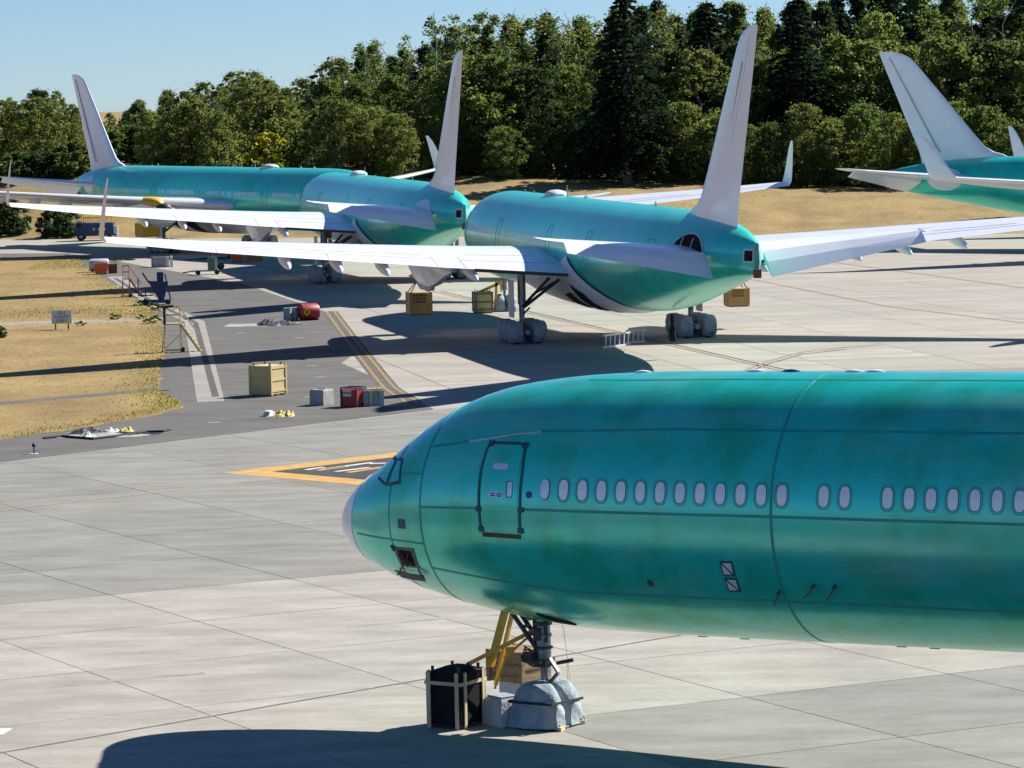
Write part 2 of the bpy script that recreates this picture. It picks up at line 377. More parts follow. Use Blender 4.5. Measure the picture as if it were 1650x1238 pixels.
# painted lines
def dline(px0, px1): pass
LA = [(-13.2,263.0),(-10.1,229),(-7.3,199.5),(-6.6,192.3),(-5.9,187.5),(-5.3,184.2),(-5.1,181.5)]
for dx in (-.28, .28):
    road('apron_edge_line', [(x+dx, y) for x, y in LA], .22, 'faded_yellow', .013)
road('apron_edge_line_border', LA, .30, 'dark_paint', .010)
for dx in (-.47, .47): road('apron_edge_line_border', [(x+dx, y) for x, y in LA], .13, 'dark_paint', .010)
road('taxi_line', [(-40,118.4),(-19.8,137.4),(-9.4,147.2)], .14, 'cream_paint', .012)
road('stand_line', G2((700,470),(980,534),(1260,598)), .22, 'faded_paint', .012)
road('stand_line', G2((712,470),(992,534),(1275,598)), .12, 'black_paint', .011)
road('stand_line', G2((1200,448),(1430,494),(1655,521)), .22, 'faded_paint', .012)
road('stand_line', G2((1320,420),(1500,444),(1655,465)), .18, 'red_faded', .012)
road('curved_stand_line', G2((1196,599),(1235,583),(1290,568),(1360,560),(1420,556)), .22, 'faded_paint', .012)
road('curved_stand_line', G2((1203,601),(1240,586),(1293,571),(1362,563)), .12, 'black_paint', .011)
road('wide_joint', [(-16,82.0),(-8,89.7),(0,97.4),(9,106)], .12, 'joint', .006)
road('wide_joint', [(-16,82.16),(-8,89.86),(0,97.56),(9,106.16)], .03, 'white_block', .008)
for a, b in (((250,440),(380,480)),((318,400),(560,470)),((300,560),(330,590)),((300,665),(560,668))):
    road('asphalt_joint', G2(a, b), .10, 'crack', .009)
for u, v in ((345,681),(516,608),(502,590),(481,545),(388,537),(500,640)):
    g = gp(u, v); road('lane_dash', [(g.x-.32, g.y-.1), (g.x+.32, g.y+.1)], .42, 'strip_concrete', .012)
for u, v in ((4,1180),):
    g = gp(u, v); road('white_dash', [(g.x-.45, g.y+.1), (g.x+.12, g.y+.02)], .9, 'white_marking', .010)
road('white_dash', G2((575,815),(622,822)), .5, 'white_marking', .010)
for k, (u0, v0, u1, v1, w_) in enumerate(((560,1010,900,985,.3),(60,1110,330,1085,.35),(700,690,780,676,.5))):
    road('rubber_scuff', G2((u0,v0),((u0+u1)/2,(v0+v1)/2-2),(u1,v1)), w_, 'scuff', .003)
# painted location marking: yellow-edged black panel with lettering strokes
tag(MB().prism([(-12.2,149.66),(-5.2,142.7),(1.8,149.7),(-5.2,156.7)], .004, .008).build('painted_marking', 'yellow_paint'), kind='structure')
tag(MB().prism([(-10.1,149.72),(-5.2,144.8),(-.3,149.7),(-5.2,154.6)], .008, .013).build('painted_marking_panel', 'black_paint'), kind='structure')
for a, b, mt, w in (((-8.72,150.06),(-8.03,151.02),'white_marking',.3),((-8.19,149.68),(-7.06,151.09),'yellow_paint',.32),((-7.99,150.18),(-6.03,152.56),'white_marking',.3),((-6.13,152.01),(-5.44,152.15),'white_marking',.35),
    ((-7.42,149.08),(-6.07,150.49),'white_marking',.3),((-6.9,148.6),(-5.17,150.97),'yellow_paint',.34),((-5.73,147.39),(-5.3,147.9),'white_marking',.4)):
    road('painted_stroke', [a, b], w, mt, .017)

# ================================================================== AIRLINER
SA=[0.17,.27,.55,1.02,2,3,4,5,6,8,10,12,20,50,54,58,62,66,70,73,74.4]
TO=[4.88,5.27,5.67,6.06,6.68,7.36,7.9,8.27,8.48,8.68,8.75,8.76,8.76,8.76,8.76,8.74,8.66,8.48,8.1,7.62,7.35]
BO=[4.88,4.58,4.3,4.0,3.57,3.27,3.03,2.84,2.69,2.51,2.47,2.46,2.46,2.46,2.62,3.02,3.6,4.26,4.9,5.42,5.65]
HW=[0,.38,.78,1.2,1.75,2.15,2.45,2.68,2.85,3.03,3.1,3.11,3.11,3.11,3.08,2.93,2.6,2.1,1.4,.66,.16]
def pchip(X, Y):
    n = len(X); h = [X[i+1]-X[i] for i in range(n-1)]; d = [(Y[i+1]-Y[i])/h[i] for i in range(n-1)]; m = [0.0]*n
    for i in range(1, n-1):
        if d[i-1]*d[i] > 0:
            w1 = 2*h[i]+h[i-1]; w2 = h[i]+2*h[i-1]; m[i] = (w1+w2)/(w1/d[i-1]+w2/d[i])
    m[0] = d[0]; m[-1] = d[-1]
    def f(x):
        x = min(max(x, X[0]), X[-1]); i = 0
        while i < n-2 and x > X[i+1]: i += 1
        t = (x-X[i])/h[i]
        return (1+2*t)*(1-t)**2*Y[i]+t*(1-t)**2*h[i]*m[i]+t*t*(3-2*t)*Y[i+1]+t*t*(t-1)*h[i]*m[i+1]
    return f
f_top, f_bot, f_hw = pchip(SA, TO), pchip(SA, BO), pchip(SA, HW)
A0 = 38.6
def sec(a): to, bo = f_top(a), f_bot(a); return (to+bo)/2, (to-bo)/2, f_hw(a)
def _sp(a, th): zc, r, w = sec(a); return Vector((A0-a, w*math.cos(th), zc+r*math.sin(th)))
def sp(a, th, off=0.0):
    q = _sp(a, th)
    if off:
        da = (_sp(min(a+.02, 74.4), th)-_sp(max(a-.02, .17), th)); dt = (_sp(a, th+.01)-_sp(a, th-.01)); n = da.cross(dt).normalized()
        if n.dot(Vector((0, math.cos(th), math.sin(th)))) < 0: n = -n
        q = q+n*off
    return q
def th_of(a, z): zc, r, w = sec(a); return math.asin(max(-1, min(1, (z-zc)/r)))
def sz(a, z, off=0.0, side=1):
    q = sp(a, th_of(a, z), off)
    return q if side > 0 else Vector((q.x, -q.y, q.z))
def plate(m, c, off=.012, n=6, k=6, side=1, mi=0):
    """thin raised plate on the skin; c = 4 corners (a, z) tl, tr, br, bl"""
    def P(u, v, o):
        a = (c[0][0]*(1-u)+c[1][0]*u)*(1-v)+(c[3][0]*(1-u)+c[2][0]*u)*v; z = (c[0][1]*(1-u)+c[1][1]*u)*(1-v)+(c[3][1]*(1-u)+c[2][1]*u)*v
        return sz(a, z, o, side)
    m.grid([[P(i/n, j/k, off) for j in range(k+1)] for i in range(n+1)], mi)
    rim = [(i/n, 0) for i in range(n)]+[(1, j/k) for j in range(k)]+[(1-i/n, 1) for i in range(n)]+[(0, 1-j/k) for j in range(k)]
    m.grid([[P(u, v, off) for u, v in rim], [P(u, v, -.03) for u, v in rim]], mi, closed=True)
    return m
def seam(m, pts, w, off=.006, side=1, step=.35):
    """raised sealant strip along (a, z) points"""
    Q = []
    for (a0, z0), (a1, z1) in zip(pts[:-1], pts[1:]):
        n = max(1, int(math.hypot(a1-a0, (z1-z0))/step))
        Q += [(a0+(a1-a0)*i/n, z0+(z1-z0)*i/n) for i in range(n)]
    Q.append(pts[-1]); P = [sz(a, z, off, side) for a, z in Q]; Nn = [(sz(a, z, off+.1, side)-sz(a, z, off, side)).normalized() for a, z in Q]
    rows = []
    for i, p in enumerate(P):
        d = (P[min(i+1, len(P)-1)]-P[max(i-1, 0)]).normalized(); b = d.cross(Nn[i]).normalized()
        rows.append([p-b*w/2-Nn[i]*.02, p-b*w/2, p+b*w/2, p+b*w/2-Nn[i]*.02])
    m.grid(rows); return m
def ring(m, a, w, t0, t1, off=.006, n=40):
    rows = []
    for i in range(n+1):
        th = t0+(t1-t0)*i/n; rows.append([sp(a-w/2, th, -.015), sp(a-w/2, th, off), sp(a+w/2, th, off), sp(a+w/2, th, -.015)])
    m.grid(rows); return m
def oval(m, a, z, hw_, hh, off, side=1, e=2.6, n=18, inner=None, depth=.03):
    def P(k, s, o):
        t = 2*math.pi*k/n; c, q = math.cos(t), math.sin(t)
        return sz(a+hw_*s*abs(c)**(2/e)*(1 if c > 0 else -1), z+hh*s*abs(q)**(2/e)*(1 if q > 0 else -1), o, side)
    out = [P(k, 1, off) for k in range(n)]
    m.grid([out, [P(k, 1, -depth) for k in range(n)]], closed=True)
    if inner: m.grid([out, [P(k, inner, off) for k in range(n)], [P(k, inner, -depth) for k in range(n)]], closed=True)
    else:
        if hw_ > .5: m.grid([[P(k, q, off) for k in range(n)] for q in (1, .85, .7, .5, .3, .1)], closed=True); out = [P(k, .1, off) for k in range(n)]
        m.add([sz(a, z, off, side)]+out, [(0, k+1, (k+1) % n+1) for k in range(n)])
    return m

def fuselage_mesh(mt):
    a_s = [.17,.2,.24,.3,.38,.5,.7,.9,1.2,1.5]+[2+.4*i for i in range(25)]+[12.5+2*i for i in range(19)]+[51+.7*i for i in range(34)]
    a_s = sorted(a for a in set(a_s) if a <= 74.4)+[74.4]; n = 96
    m = MB(); m.grid([[sp(a, 2*math.pi*k/n) for k in range(n)] for a in a_s], closed=True, capb=True)
    b = len(m.v); m.v.append((A0-.165, 0, 4.88))
    for k in range(n): m.f.append((k, (k+1) % n, b)); m.mi.append(0)
    return m.mesh('fuselage', mt, smooth=True, ang=60)
def airfoil(le, te, zle, zte, l, th, n=12):
    up = []; lo = []
    for i in range(n+1):
        x = (1-math.cos(math.pi*i/n))/2; yt = th*(1.485*math.sqrt(x)-.63*x-1.758*x*x+1.4215*x**3-.5075*x**4)*1.0
        a = le+(te-le)*x; z = zle+(zte-zle)*x + .12*th*math.sin(math.pi*x)
        up.append(Vector((A0-a, l, z+yt))); lo.append(Vector((A0-a, l, z-yt*.85)))
    return up+lo[-2:0:-1]
WING = [(0,24.6,42.6,4.95,4.35,1.7),(3.1,26.7,42.4,4.95,4.35,1.55),(7,29.5,42.5,5.3,4.68,1.25),(11,32.3,42.8,5.7,5.02,.95),(16,35.8,44.3,6.15,5.55,.72),(20,38.6,45.4,6.5,5.95,.6),(26,42.8,47.7,7.0,6.6,.44),(32.35,47.3,49.9,7.6,7.45,.28)]
def wmesh(st, mt, side, mirror_name, ang=35):
    rows = [airfoil(le, te, zl, zt, l*side, th) for l, le, te, zl, zt, th in st]
    return MB().grid(rows, closed=True, capa=True, capb=True).mesh(mirror_name, mt, smooth=True, ang=ang)
def lerp_st(l):
    for p, q in zip(WING[:-1], WING[1:]):
        if p[0] <= l <= q[0]:
            t = (l-p[0])/(q[0]-p[0]); return [p[i]+(q[i]-p[i])*t for i in range(6)]
def wing_up(l, f, off, side):
    s_ = lerp_st(l); le, te, zl, zt, th = s_[1:6]
    yt = th*(1.485*math.sqrt(f)-.63*f-1.758*f*f+1.4215*f**3-.5075*f**4); return Vector((A0-(le+(te-le)*f), l*side, zl+(zt-zl)*f+.12*th*math.sin(math.pi*f)+yt+off))
def wing_line_mesh(side, pts, w=.05):
    m = MB(); Q = []
    for (l0, f0), (l1, f1) in zip(pts[:-1], pts[1:]):
        n = max(2, int(abs(l1-l0)/.7)+int(abs(f1-f0)/.03)); Q += [(l0+(l1-l0)*i/n, f0+(f1-f0)*i/n) for i in range(n)]
    Q.append(pts[-1]); P = [wing_up(l, f, .008, side) for l, f in Q]; rows = []
    for i, p in enumerate(P):
        d = (P[min(i+1, len(P)-1)]-P[max(i-1, 0)]).normalized(); b = d.cross(Vector((0, 0, 1))).normalized(); rows.append([p-b*w/2-Vector((0,0,.04)), p-b*w/2, p+b*w/2, p+b*w/2-Vector((0,0,.04))])
    return m.grid(rows).mesh('wing_seam', 'line_grey')
WLINES = [[(3.4,.80),(9.6,.80)], [(11.6,.78),(25.5,.76)], [(25.8,.74),(31.6,.72)], [(9.7,.72),(9.7,.985)], [(11.5,.72),(11.5,.985)], [(18.5,.76),(18.5,.98)], [(25.6,.72),(25.6,.98)], [(4.5,.64),(9.4,.64)], [(12,.66),(24.8,.66)], [(3.6,.13),(31.8,.15)]]
def winglet_mesh(side):
    st = [(32.36,47.25,49.95,7.52,.24),(32.50,47.4,50.0,7.8,.22),(32.46,48.2,50.4,8.7,.17),(32.40,49.05,50.8,9.7,.13),(32.33,49.9,51.15,10.6,.09),(32.26,50.75,51.4,11.2,.05)]
    rows = []
    for l, le, te, z, th in st:
        r = []
        for q in airfoil(le, te, 0, 0, 0, th): r.append(Vector((q.x, (l+q.z)*side, z)))
        rows.append(r)
    return MB().grid(rows, closed=True, capa=True, capb=True).mesh('folded_wingtip', 'white_paint', smooth=True, ang=40)
def fairing_mesh(side, l):
    s = lerp_st(l); le, te, zl, zt = s[1:5]; ch = te-le; L = 2.9+ch*.18; rows = []
    a0 = te-L*.80
    for i in range(13):
        t = i/12; r = math.sin(math.pi*min(1, t**.75))**.6 if 0 < t < 1 else .02
        a = a0+L*t; zb = zl+(zt-zl)*(a-le)/ch
        c = Vector((A0-a, l*side, zb-.22-.16*t)); rows.append([c+Vector((0, .34*r*math.cos(k*math.pi/6), .38*r*math.sin(k*math.pi/6)-.30*max(0, t-.35))) for k in range(12)])
    return MB().grid(rows, closed=True, capa=True, capb=True).mesh('flap_fairing', 'white_paint', smooth=True, ang=50)
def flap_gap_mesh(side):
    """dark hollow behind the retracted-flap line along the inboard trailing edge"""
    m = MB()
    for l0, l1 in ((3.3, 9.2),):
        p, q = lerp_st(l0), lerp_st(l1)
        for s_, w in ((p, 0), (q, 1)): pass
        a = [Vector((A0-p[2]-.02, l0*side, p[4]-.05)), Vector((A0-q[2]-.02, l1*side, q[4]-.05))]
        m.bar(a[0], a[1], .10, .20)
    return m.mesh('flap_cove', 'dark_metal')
def pylon_mesh(side):
    l = 9.9; m = MB(); rows = []
    for a, zt, zb, w in ((25.4,4.1,3.8,.15),(26.2,4.7,3.5,.6),(28.5,5.0,3.3,.9),(31.5,5.35,3.3,1.0),(34.0,5.2,3.6,.85),(36.8,4.95,4.2,.5),(38.6,4.8,4.5,.1)):
        rows.append([Vector((A0-a, l*side+x*w, z)) for x, z in ((-1,zt),(1,zt),(.95,zt*.7+zb*.3),(.28,zb),(-.28,zb),(-.95,zt*.7+zb*.3))])
    return m.grid(rows, closed=True, capa=True, capb=True).mesh('pylon', 'white_paint')
def pylon_panel_mesh(side):
    l = 9.9; m = MB(); rows = []
    for a, z0, z1, w in ((27.0,3.42,3.2,.22),(28.2,3.3,3.0,.3),(31.0,3.3,3.0,.3),(32.0,3.4,3.2,.15)):
        rows.append([Vector((A0-a, l*side+x*w, z)) for x, z in ((-1,z0+.1),(1,z0+.1),(.7,z1),(-.7,z1))])
    return m.grid(rows, closed=True, capa=True, capb=True).mesh('pylon_fairing', 'grey_skin')
FIN = [(8.0,60.9,70.6,1.0),(8.6,60.9,70.75,.98),(8.9,61.6,70.85,.95),(9.1,62.5,70.9,.92),(9.6,63.55,71.1,.88),(11,64.9,71.75,.76),(13,66.75,72.7,.62),(15,68.6,73.6,.5),(17.0,70.5,74.55,.37),(17.8,71.25,74.9,.32),(18.35,71.95,75.15,.28),(18.7,72.9,75.3,.22),(18.9,74.0,75.4,.12)]
def fin_mesh(rud=False):
    rows = []
    for z, le, te, th in FIN:
        h = te-(te-le)*.28
        if rud:
            if z < 8.3 or z > 18.4: continue
        r = []
        for q in airfoil(le, te, 0, 0, 0, th): r.append(Vector((q.x, q.z, z if z > 8.3 else z-.25)))
        rows.append(r)
    return MB().grid(rows, closed=True, capa=True, capb=True).mesh('fin', 'white_paint', smooth=True, ang=40)
def rudder_line_mesh():
    m = MB()
    for sd_ in (-1, 1):
        rows = []
        for z, le, te, th in FIN[3:-2]:
            x = A0-(te-(te-le)*.30); y = th*.36*sd_
            rows.append([(x-.03, y+.028*sd_, z), (x+.03, y+.028*sd_, z), (x+.03, y-.12*sd_, z), (x-.03, y-.12*sd_, z)])
        m.grid(rows, closed=True, capa=True, capb=True)
    return m.mesh('rudder_hinge', 'grey_skin')
def rudder_slot_mesh():
    m = MB(); rows = []
    for z, le, te, th in FIN[5:9]:
        x = A0-(te-(te-le)*.42); y = th*.43
        rows.append([(x-.07, y+.04, z), (x+.07, y+.04, z), (x+.07, y-.1, z), (x-.07, y-.1, z)])
    return m.grid(rows, closed=True, capa=True, capb=True).mesh('fin_slot', 'green_machine')
STAB = [(.5,61.9,69.5,6.45,6.45,.75),(1.6,62.9,69.7,6.55,6.55,.7),(6,66.8,70.85,7.1,7.1,.42),(10,70.3,71.9,7.62,7.62,.2)]
def stab_mesh(side):
    st = STAB+[(10.02,70.3,72.72,7.63,7.60,.2),(11.2,71.3,73.0,7.8,7.78,.14),(11.69,72.0,73.1,7.92,7.9,.06)]
    return wmesh(st, 'white_paint', side, 'stabilizer')
def elev_mesh(side):
    rows = []
    for l, ah, at_, z, dz, th in ((1.65,69.72,71.5,6.5,-1.15,.5),(6,70.87,72.1,7.07,-.82,.3),(9.97,71.92,72.8,7.6,-.55,.15)):
        rows.append([Vector((A0-ah, l*side, z+th*.42)), Vector((A0-(ah+(at_-ah)*.5), l*side, z+dz*.42+th*.26)), Vector((A0-at_, l*side, z+dz)), Vector((A0-(ah+(at_-ah)*.5), l*side, z+dz*.55-th*.2)), Vector((A0-ah, l*side, z-th*.4))])
    return MB().grid(rows, closed=True, capa=True, capb=True).mesh('elevator', 'white_paint')
def belly_rows(off_scale, a0, a1, n, zt, dark=None):
    rows = []
    for i in range(n+1):
        a = a0+(a1-a0)*i/n; z1 = zt(a)
        zc, r, w = sec(a); s = math.sin(math.pi*max(0, min(1, (a-a0)/(a1-a0))))**.45 if 0 < i < n else 0
        t1 = th_of(a, z1); row = []
        for k in range(25):
            th = t1+(-math.pi-2*t1)*k/24
            e = math.sin(math.pi*k/24)**.5
            row.append(sp(a, th, .02+off_scale*s*(.25+.75*e)))
        rows.append(row)
    return rows
def zt_fair(a):
    if a < 30: return 3.1+1.5*max(0, min(1, (a-22)/8))**.7
    if a < 41.5: return 4.6+.9*max(0, (a-37)/4.5)**1.5 if a > 37 else 4.6
    return 5.5-2.85*((a-41.5)/8.5)**.75
def belly_mesh():
    return MB().grid(belly_rows(.55, 22, 50, 56, zt_fair)).mesh('wing_body_fairing', 'primer_white', smooth=True)
def wheel_well_mesh(a0, a1, k0, k1):
    m = MB(); rows = []
    for i in range(7):
        a = a0+(a1-a0)*i/6; t1 = th_of(a, zt_fair(a)); sc = math.sin(math.pi*(a-22)/28)**.45; row = []
        for q in range(k0*2, k1*2+1):
            k = q/2; row.append(sp(a, t1+(-math.pi-2*t1)*k/24, .06+.55*sc*(.25+.75*math.sin(math.pi*k/24)**.5)))
        rows.append(row)
    return m.grid(rows).mesh('wheel_well', 'black', smooth=True)
def satcom_mesh():
    m = MB(); rows = []
    for i in range(9):
        t = i/8; h = .47*math.sin(math.pi*(.06+.88*t))**.5; w = .75*math.sin(math.pi*(.08+.84*t))**.5; a = 22.8+2.7*t
        rows.append([(A0-a, w*math.cos(math.pi*k/8), 8.66+h*math.sin(math.pi*k/8)**.7) for k in range(9)])
    return m.grid(rows, capa=True, capb=True).mesh('satcom_dome', 'primer_white', smooth=True, ang=50)
def antenna_mesh(specs, mt='grey_skin'):
    m = MB()
    for a, h, w in specs:
        z = f_top(a)-.03; m.grid([[(A0-a+w, -.04, z), (A0-a+w, .04, z), (A0-a-w, .04, z), (A0-a-w, -.04, z)], [(A0-a-w*.2, -.02, z+h), (A0-a-w*.2, .02, z+h), (A0-a-w*1.1, .02, z+h), (A0-a-w*1.1, -.02, z+h)]], closed=True, capa=True, capb=True)
    return m.mesh('antenna', mt)
def window_row_mesh():
    m = MB(); rnd = random.Random(3)
    for side in (1, -1):
        for a0, a1 in ((8.2,17.6),(20.8,34.5),(36.4,45.2),(48,60)):
            a = a0
            while a < a1:
                if rnd.random() > .08: oval(m, a, 6.2, .13, .235, .012, side, n=8, depth=.01)
                a += .5334
    return m.mesh('window_row', 'window_cover')
def door_frame(m, a, z0, z1, w, side, lw=.05):
    seam(m, [(a-w/2, z0), (a-w/2, z1), (a+w/2, z1), (a+w/2, z0), (a-w/2, z0)], lw, .012, side, .2)
DOORS = [(a, 5.15, 7.15, 1.1, sd_) for sd_ in (1, -1) for a in (6.8, 19.2, 35.4, 46.6, 61.2)]+[(61.8,4.3,5.3,1.0,1),(16.5,3.1,4.7,2.6,-1),(52,3.2,4.7,1.8,-1)]
def door_mesh(d):
    m = MB(); door_frame(m, *d); return m.mesh('door_outline', 'seam')
def stab_cut_mesh(kind):
    """round cut-out round the tailplane root, open (dark, with ribs) or closed with a pale fairing"""
    ms = []
    for side in (1, -1):
        m = MB(); oval(m, 66.9, 6.55, 2.15, 1.05, .03, side, e=2.0, n=36, depth=.05); ms.append(m.mesh('tailplane_opening' if kind else 'tailplane_fairing', 'hole' if kind else 'white_paint', smooth=True, ang=40))
    return ms
def stab_rim_mesh(side):
    m = MB(); oval(m, 66.9, 6.55, 2.25, 1.12, .05, side, e=2.0, n=36, inner=.95, depth=.05); return m.mesh('opening_rim', 'primer_white')
def stab_rib_mesh(side, da):
    m = MB(); seam(m, [(66.9+da, 5.7), (66.9+da, 7.4)], .10, .06, side, .2); return m.mesh('opening_rib', 'primer_white')
def tail_end_meshes():
    m = MB(); plate(m, [(73.5,7.02),(74.33,7.02),(74.33,6.29),(73.5,6.29)], .015); h = m.mesh('tail_hatch', 'primer_white')
    m = MB(); plate(m, [(73.6,6.93),(74.3,6.93),(74.3,6.38),(73.6,6.38)], .03); h2 = m.mesh('hatch_opening', 'hole')
    m = MB(); m.box((A0-74.42, 0, 6.5), (.05, .22, 1.66)); b = m.mesh('tail_edge', 'metal')
    m = MB(); m.box((A0-74.5, 0, 5.72), (.42, .34, .46)); d = m.mesh('exhaust_stub', 'brown')
    return [(h, h2), (b, None), (d, None)]

def wheel_mesh(r=.67, w=.5):
    m = MB(); m.lathe([(r*.55,-w/2),(r*.9,-w/2),(r,-w*.32),(r,w*.32),(r*.9,w/2),(r*.55,w/2)], (0,0,r), 'Y', 24); return m.mesh('tyre', 'rubber', smooth=True, ang=40)
def rim_mesh(r=.67, w=.5):
    m = MB(); m.lathe([(.05,-w*.42),(r*.56,-w*.52),(r*.56,w*.52),(.05,w*.42)], (0,0,r), 'Y', 20); return m.mesh('rim', 'metal', smooth=True, ang=30)
def cover_mesh(cx, L, w, h, lumps, seed=0, y0=0.0, flare=.12, hem=.04, pitch=1.47):
    """fabric draped over a row of wheels: round tops, sagging between, gathered and flared at the hem"""
    rnd = random.Random(seed); m = MB(); rows = []; ph = [rnd.uniform(0, 6.28) for _ in range(8)]
    rr = h*.52; cs = [(k-(lumps-1)/2)*pitch for k in range(lumps)]; Lx = cs[-1]+rr; nx = 14*lumps
    for i in range(nx+1):
        t = i/nx; x = -Lx*math.cos(math.pi*t) if lumps == 1 else -Lx+2*Lx*t
        x = max(-Lx*.998, min(Lx*.998, x))
        top = max([h-rr+math.sqrt(max(0, rr*rr-(x-c)**2)) if abs(x-c) < rr else 0 for c in cs]+[h*.50 if lumps > 1 and abs(x) < cs[-1] else .0]); top = max(top, h*.46)
        e = max(0, (abs(x)-cs[-1])/rr); dmin = min(abs(x-c) for c in cs)
        ww = w*(.5+.05*math.sin(x*5+ph[0]))*(1-.18*e**4)*((1-.30*min(1, dmin/.73)**2.5) if lumps > 1 and abs(x) < cs[-1] else 1); row = []
        for k in range(25):
            u = k/12-1
            if abs(u) < .42: yy = u/.42*ww*.86; zz = top-.11*(u/.42)**2+.02*math.sin(u*6+ph[1]+x*4)
            else:
                q = (abs(u)-.42)/.58; yy = math.copysign(ww*(.86+.14*math.sin(min(1, q*3)*math.pi/2))+flare*max(0, q-.45)**1.6*1.8, u); zz = (top-.11)*(1-q)+hem*q
            f = max(0, abs(u)-.3)
            wr = f*(.05*math.sin(x*11+ph[2]+u*2)+.045*math.sin(x*19+ph[3])+.025*math.sin(x*33+u*9+ph[4])+.10*noise.noise(Vector((x*2.5, u*2, seed))))+.012*math.sin(x*6+u*7+ph[5])
            xe = x*(1+(.02+flare*.5)*e**3*max(0, 1-zz/(h*.6))**1.6)+.03*f*math.sin(zz*9+ph[6]+u*3)
            row.append((cx+xe, y0+yy+wr*(1 if u > 0 else -1), max(hem, zz+wr*.4)))
        rows.append(row)
    a, b = [], []
    for row, sg, dst in ((rows[0], -1, a), (rows[-1], 1, b)):
        for q in (1.0, .55, .12):
            dst.append([(p[0]+sg*(.02+.14*(1-q)**1.5*flare*4), y0+(p[1]-y0)*(1+.05*(1-q)), hem+(p[2]-hem)*q+.015*math.sin(p[1]*14+q*5)) for p in row])
    m.grid(a[::-1]+rows+b, capa=True, capb=True)
    return m.mesh('wheel_cover', 'cover_fabric', smooth=True)
def bag_mesh(r, w, seed):
    """fitted fabric bag round one wheel, wrinkled and gathered at the bottom"""
    rows = []; n = 36; o = Vector((seed*3.1, seed*1.7, 0))
    prof = [(.10,-.50),(.55,-.52),(.86,-.46),(.97,-.30),(1.0,-.1),(1.0,.1),(.97,.30),(.86,.46),(.55,.52),(.10,.50)]
    for f, y in prof:
        row = []
        for k in range(n):
            t = 2*math.pi*k/n; c, s_ = math.cos(t), math.sin(t)
            q = Vector((c*1.6, s_*1.6, y*2))+o; d = .05*noise.noise(q*1.5)+.035*noise.noise(q*3.7)+.02*math.sin(t*9+y*4+seed)
            rr = r*f*(1+d*(1 if f > .5 else .4)); z = s_*rr
            if s_ < -.5: z = max(z, -r*.97); c *= 1+.12*(-s_-.5)
            row.append((c*rr, y*w*(1+.10*noise.noise(q*2.1)), z))
        rows.append(row)
    return MB().grid(rows, closed=True, capa=True, capb=True).mesh('wheel_cover', 'cover_fabric', smooth=True)
MESH = {}
def shared(key, fn):
    if key not in MESH: MESH[key] = fn()
    return MESH[key]
def main_gear(root, side, drop=0.0):
    g = link('main_gear', shared('mg%d' % side, lambda: MB().tube((0,0,1.0),(0,0,2.6),.17,n=14).tube((0,0,2.4),(0,0,4.6),.26,n=16).bar((-1.75,0,.70),(1.75,0,.70),.30,.26).tube((1.45,-.9,.67),(1.45,.9,.67),.11).tube((0,-.9,.67),(0,.9,.67),.11).tube((-1.45,-.9,.67),(-1.45,.9,.67),.11).box((.35,0,1.15),(.5,.18,.35)).mesh('main_gear', 'metal', smooth=True, ang=40)), root, (A0-A0, side*5.46, -drop))
    link('brace', shared('mgb%d' % side, lambda: MB().tube((0,0,2.1),(.1,-side*2.5,3.9),.10).tube((0,0,2.2),(-2.6,-side*1.2,4.1),.10).tube((-1.0,-side*.45,3.0),(-1.5,-side*2.0,3.9),.07).tube((0,0,1.7),(-.9,-side*.3,2.2),.06).tube((.15,side*.12,1.2),(.25,side*.12,3.6),.035).mesh('brace', 'dark_metal', smooth=True, ang=40)), g)
    link('gear_door', shared('mgd%d' % side, lambda: MB().box((.25, side*.62, 2.75), (1.5, .06, 2.3), mi=0).box((.25, side*.62, 1.75), (1.1, .07, .35)).mesh('gear_door', 'primer_white')), g)
    for x in (-1.47, 0, 1.47):
        for y in (-.72, .72):
            w = link('wheel', shared('tyre', wheel_mesh), g, (x, y, 0)); link('rim', shared('rim', rim_mesh), w)
    for k, x in enumerate((-1.47, 0, 1.47)):
        for q, y in enumerate((-.76, .76)): link('wheel_cover', shared('mcov%d' % ((k+q) % 3), lambda: bag_mesh(.715, .86, 40+k+q)), g, (x, y, .725))
    return g
def nose_gear(root):
    g = link('nose_gear', shared('ng', lambda: MB().tube((0,0,.55),(0,0,1.7),.10,n=14).tube((0,0,1.55),(0,0,3.2),.19,n=16).lathe([(.21,0),(.23,.05),(.21,.12)],(0,0,1.55)).lathe([(.2,0),(.23,.05),(.2,.1)],(0,0,2.2)).tube((0,-.62,.545),(0,.62,.545),.07).box((0,0,.55),(.26,.2,.24)).mesh('nose_gear', 'metal', smooth=True, ang=40)), root, (A0-5.93, 0, 0))
    for y in (-.38, .38):
        w = link('wheel', shared('ntyre', lambda: wheel_mesh(.545, .40)), g, (0, y, 0)); link('rim', shared('nrim', lambda: rim_mesh(.545, .40)), w)
    return g

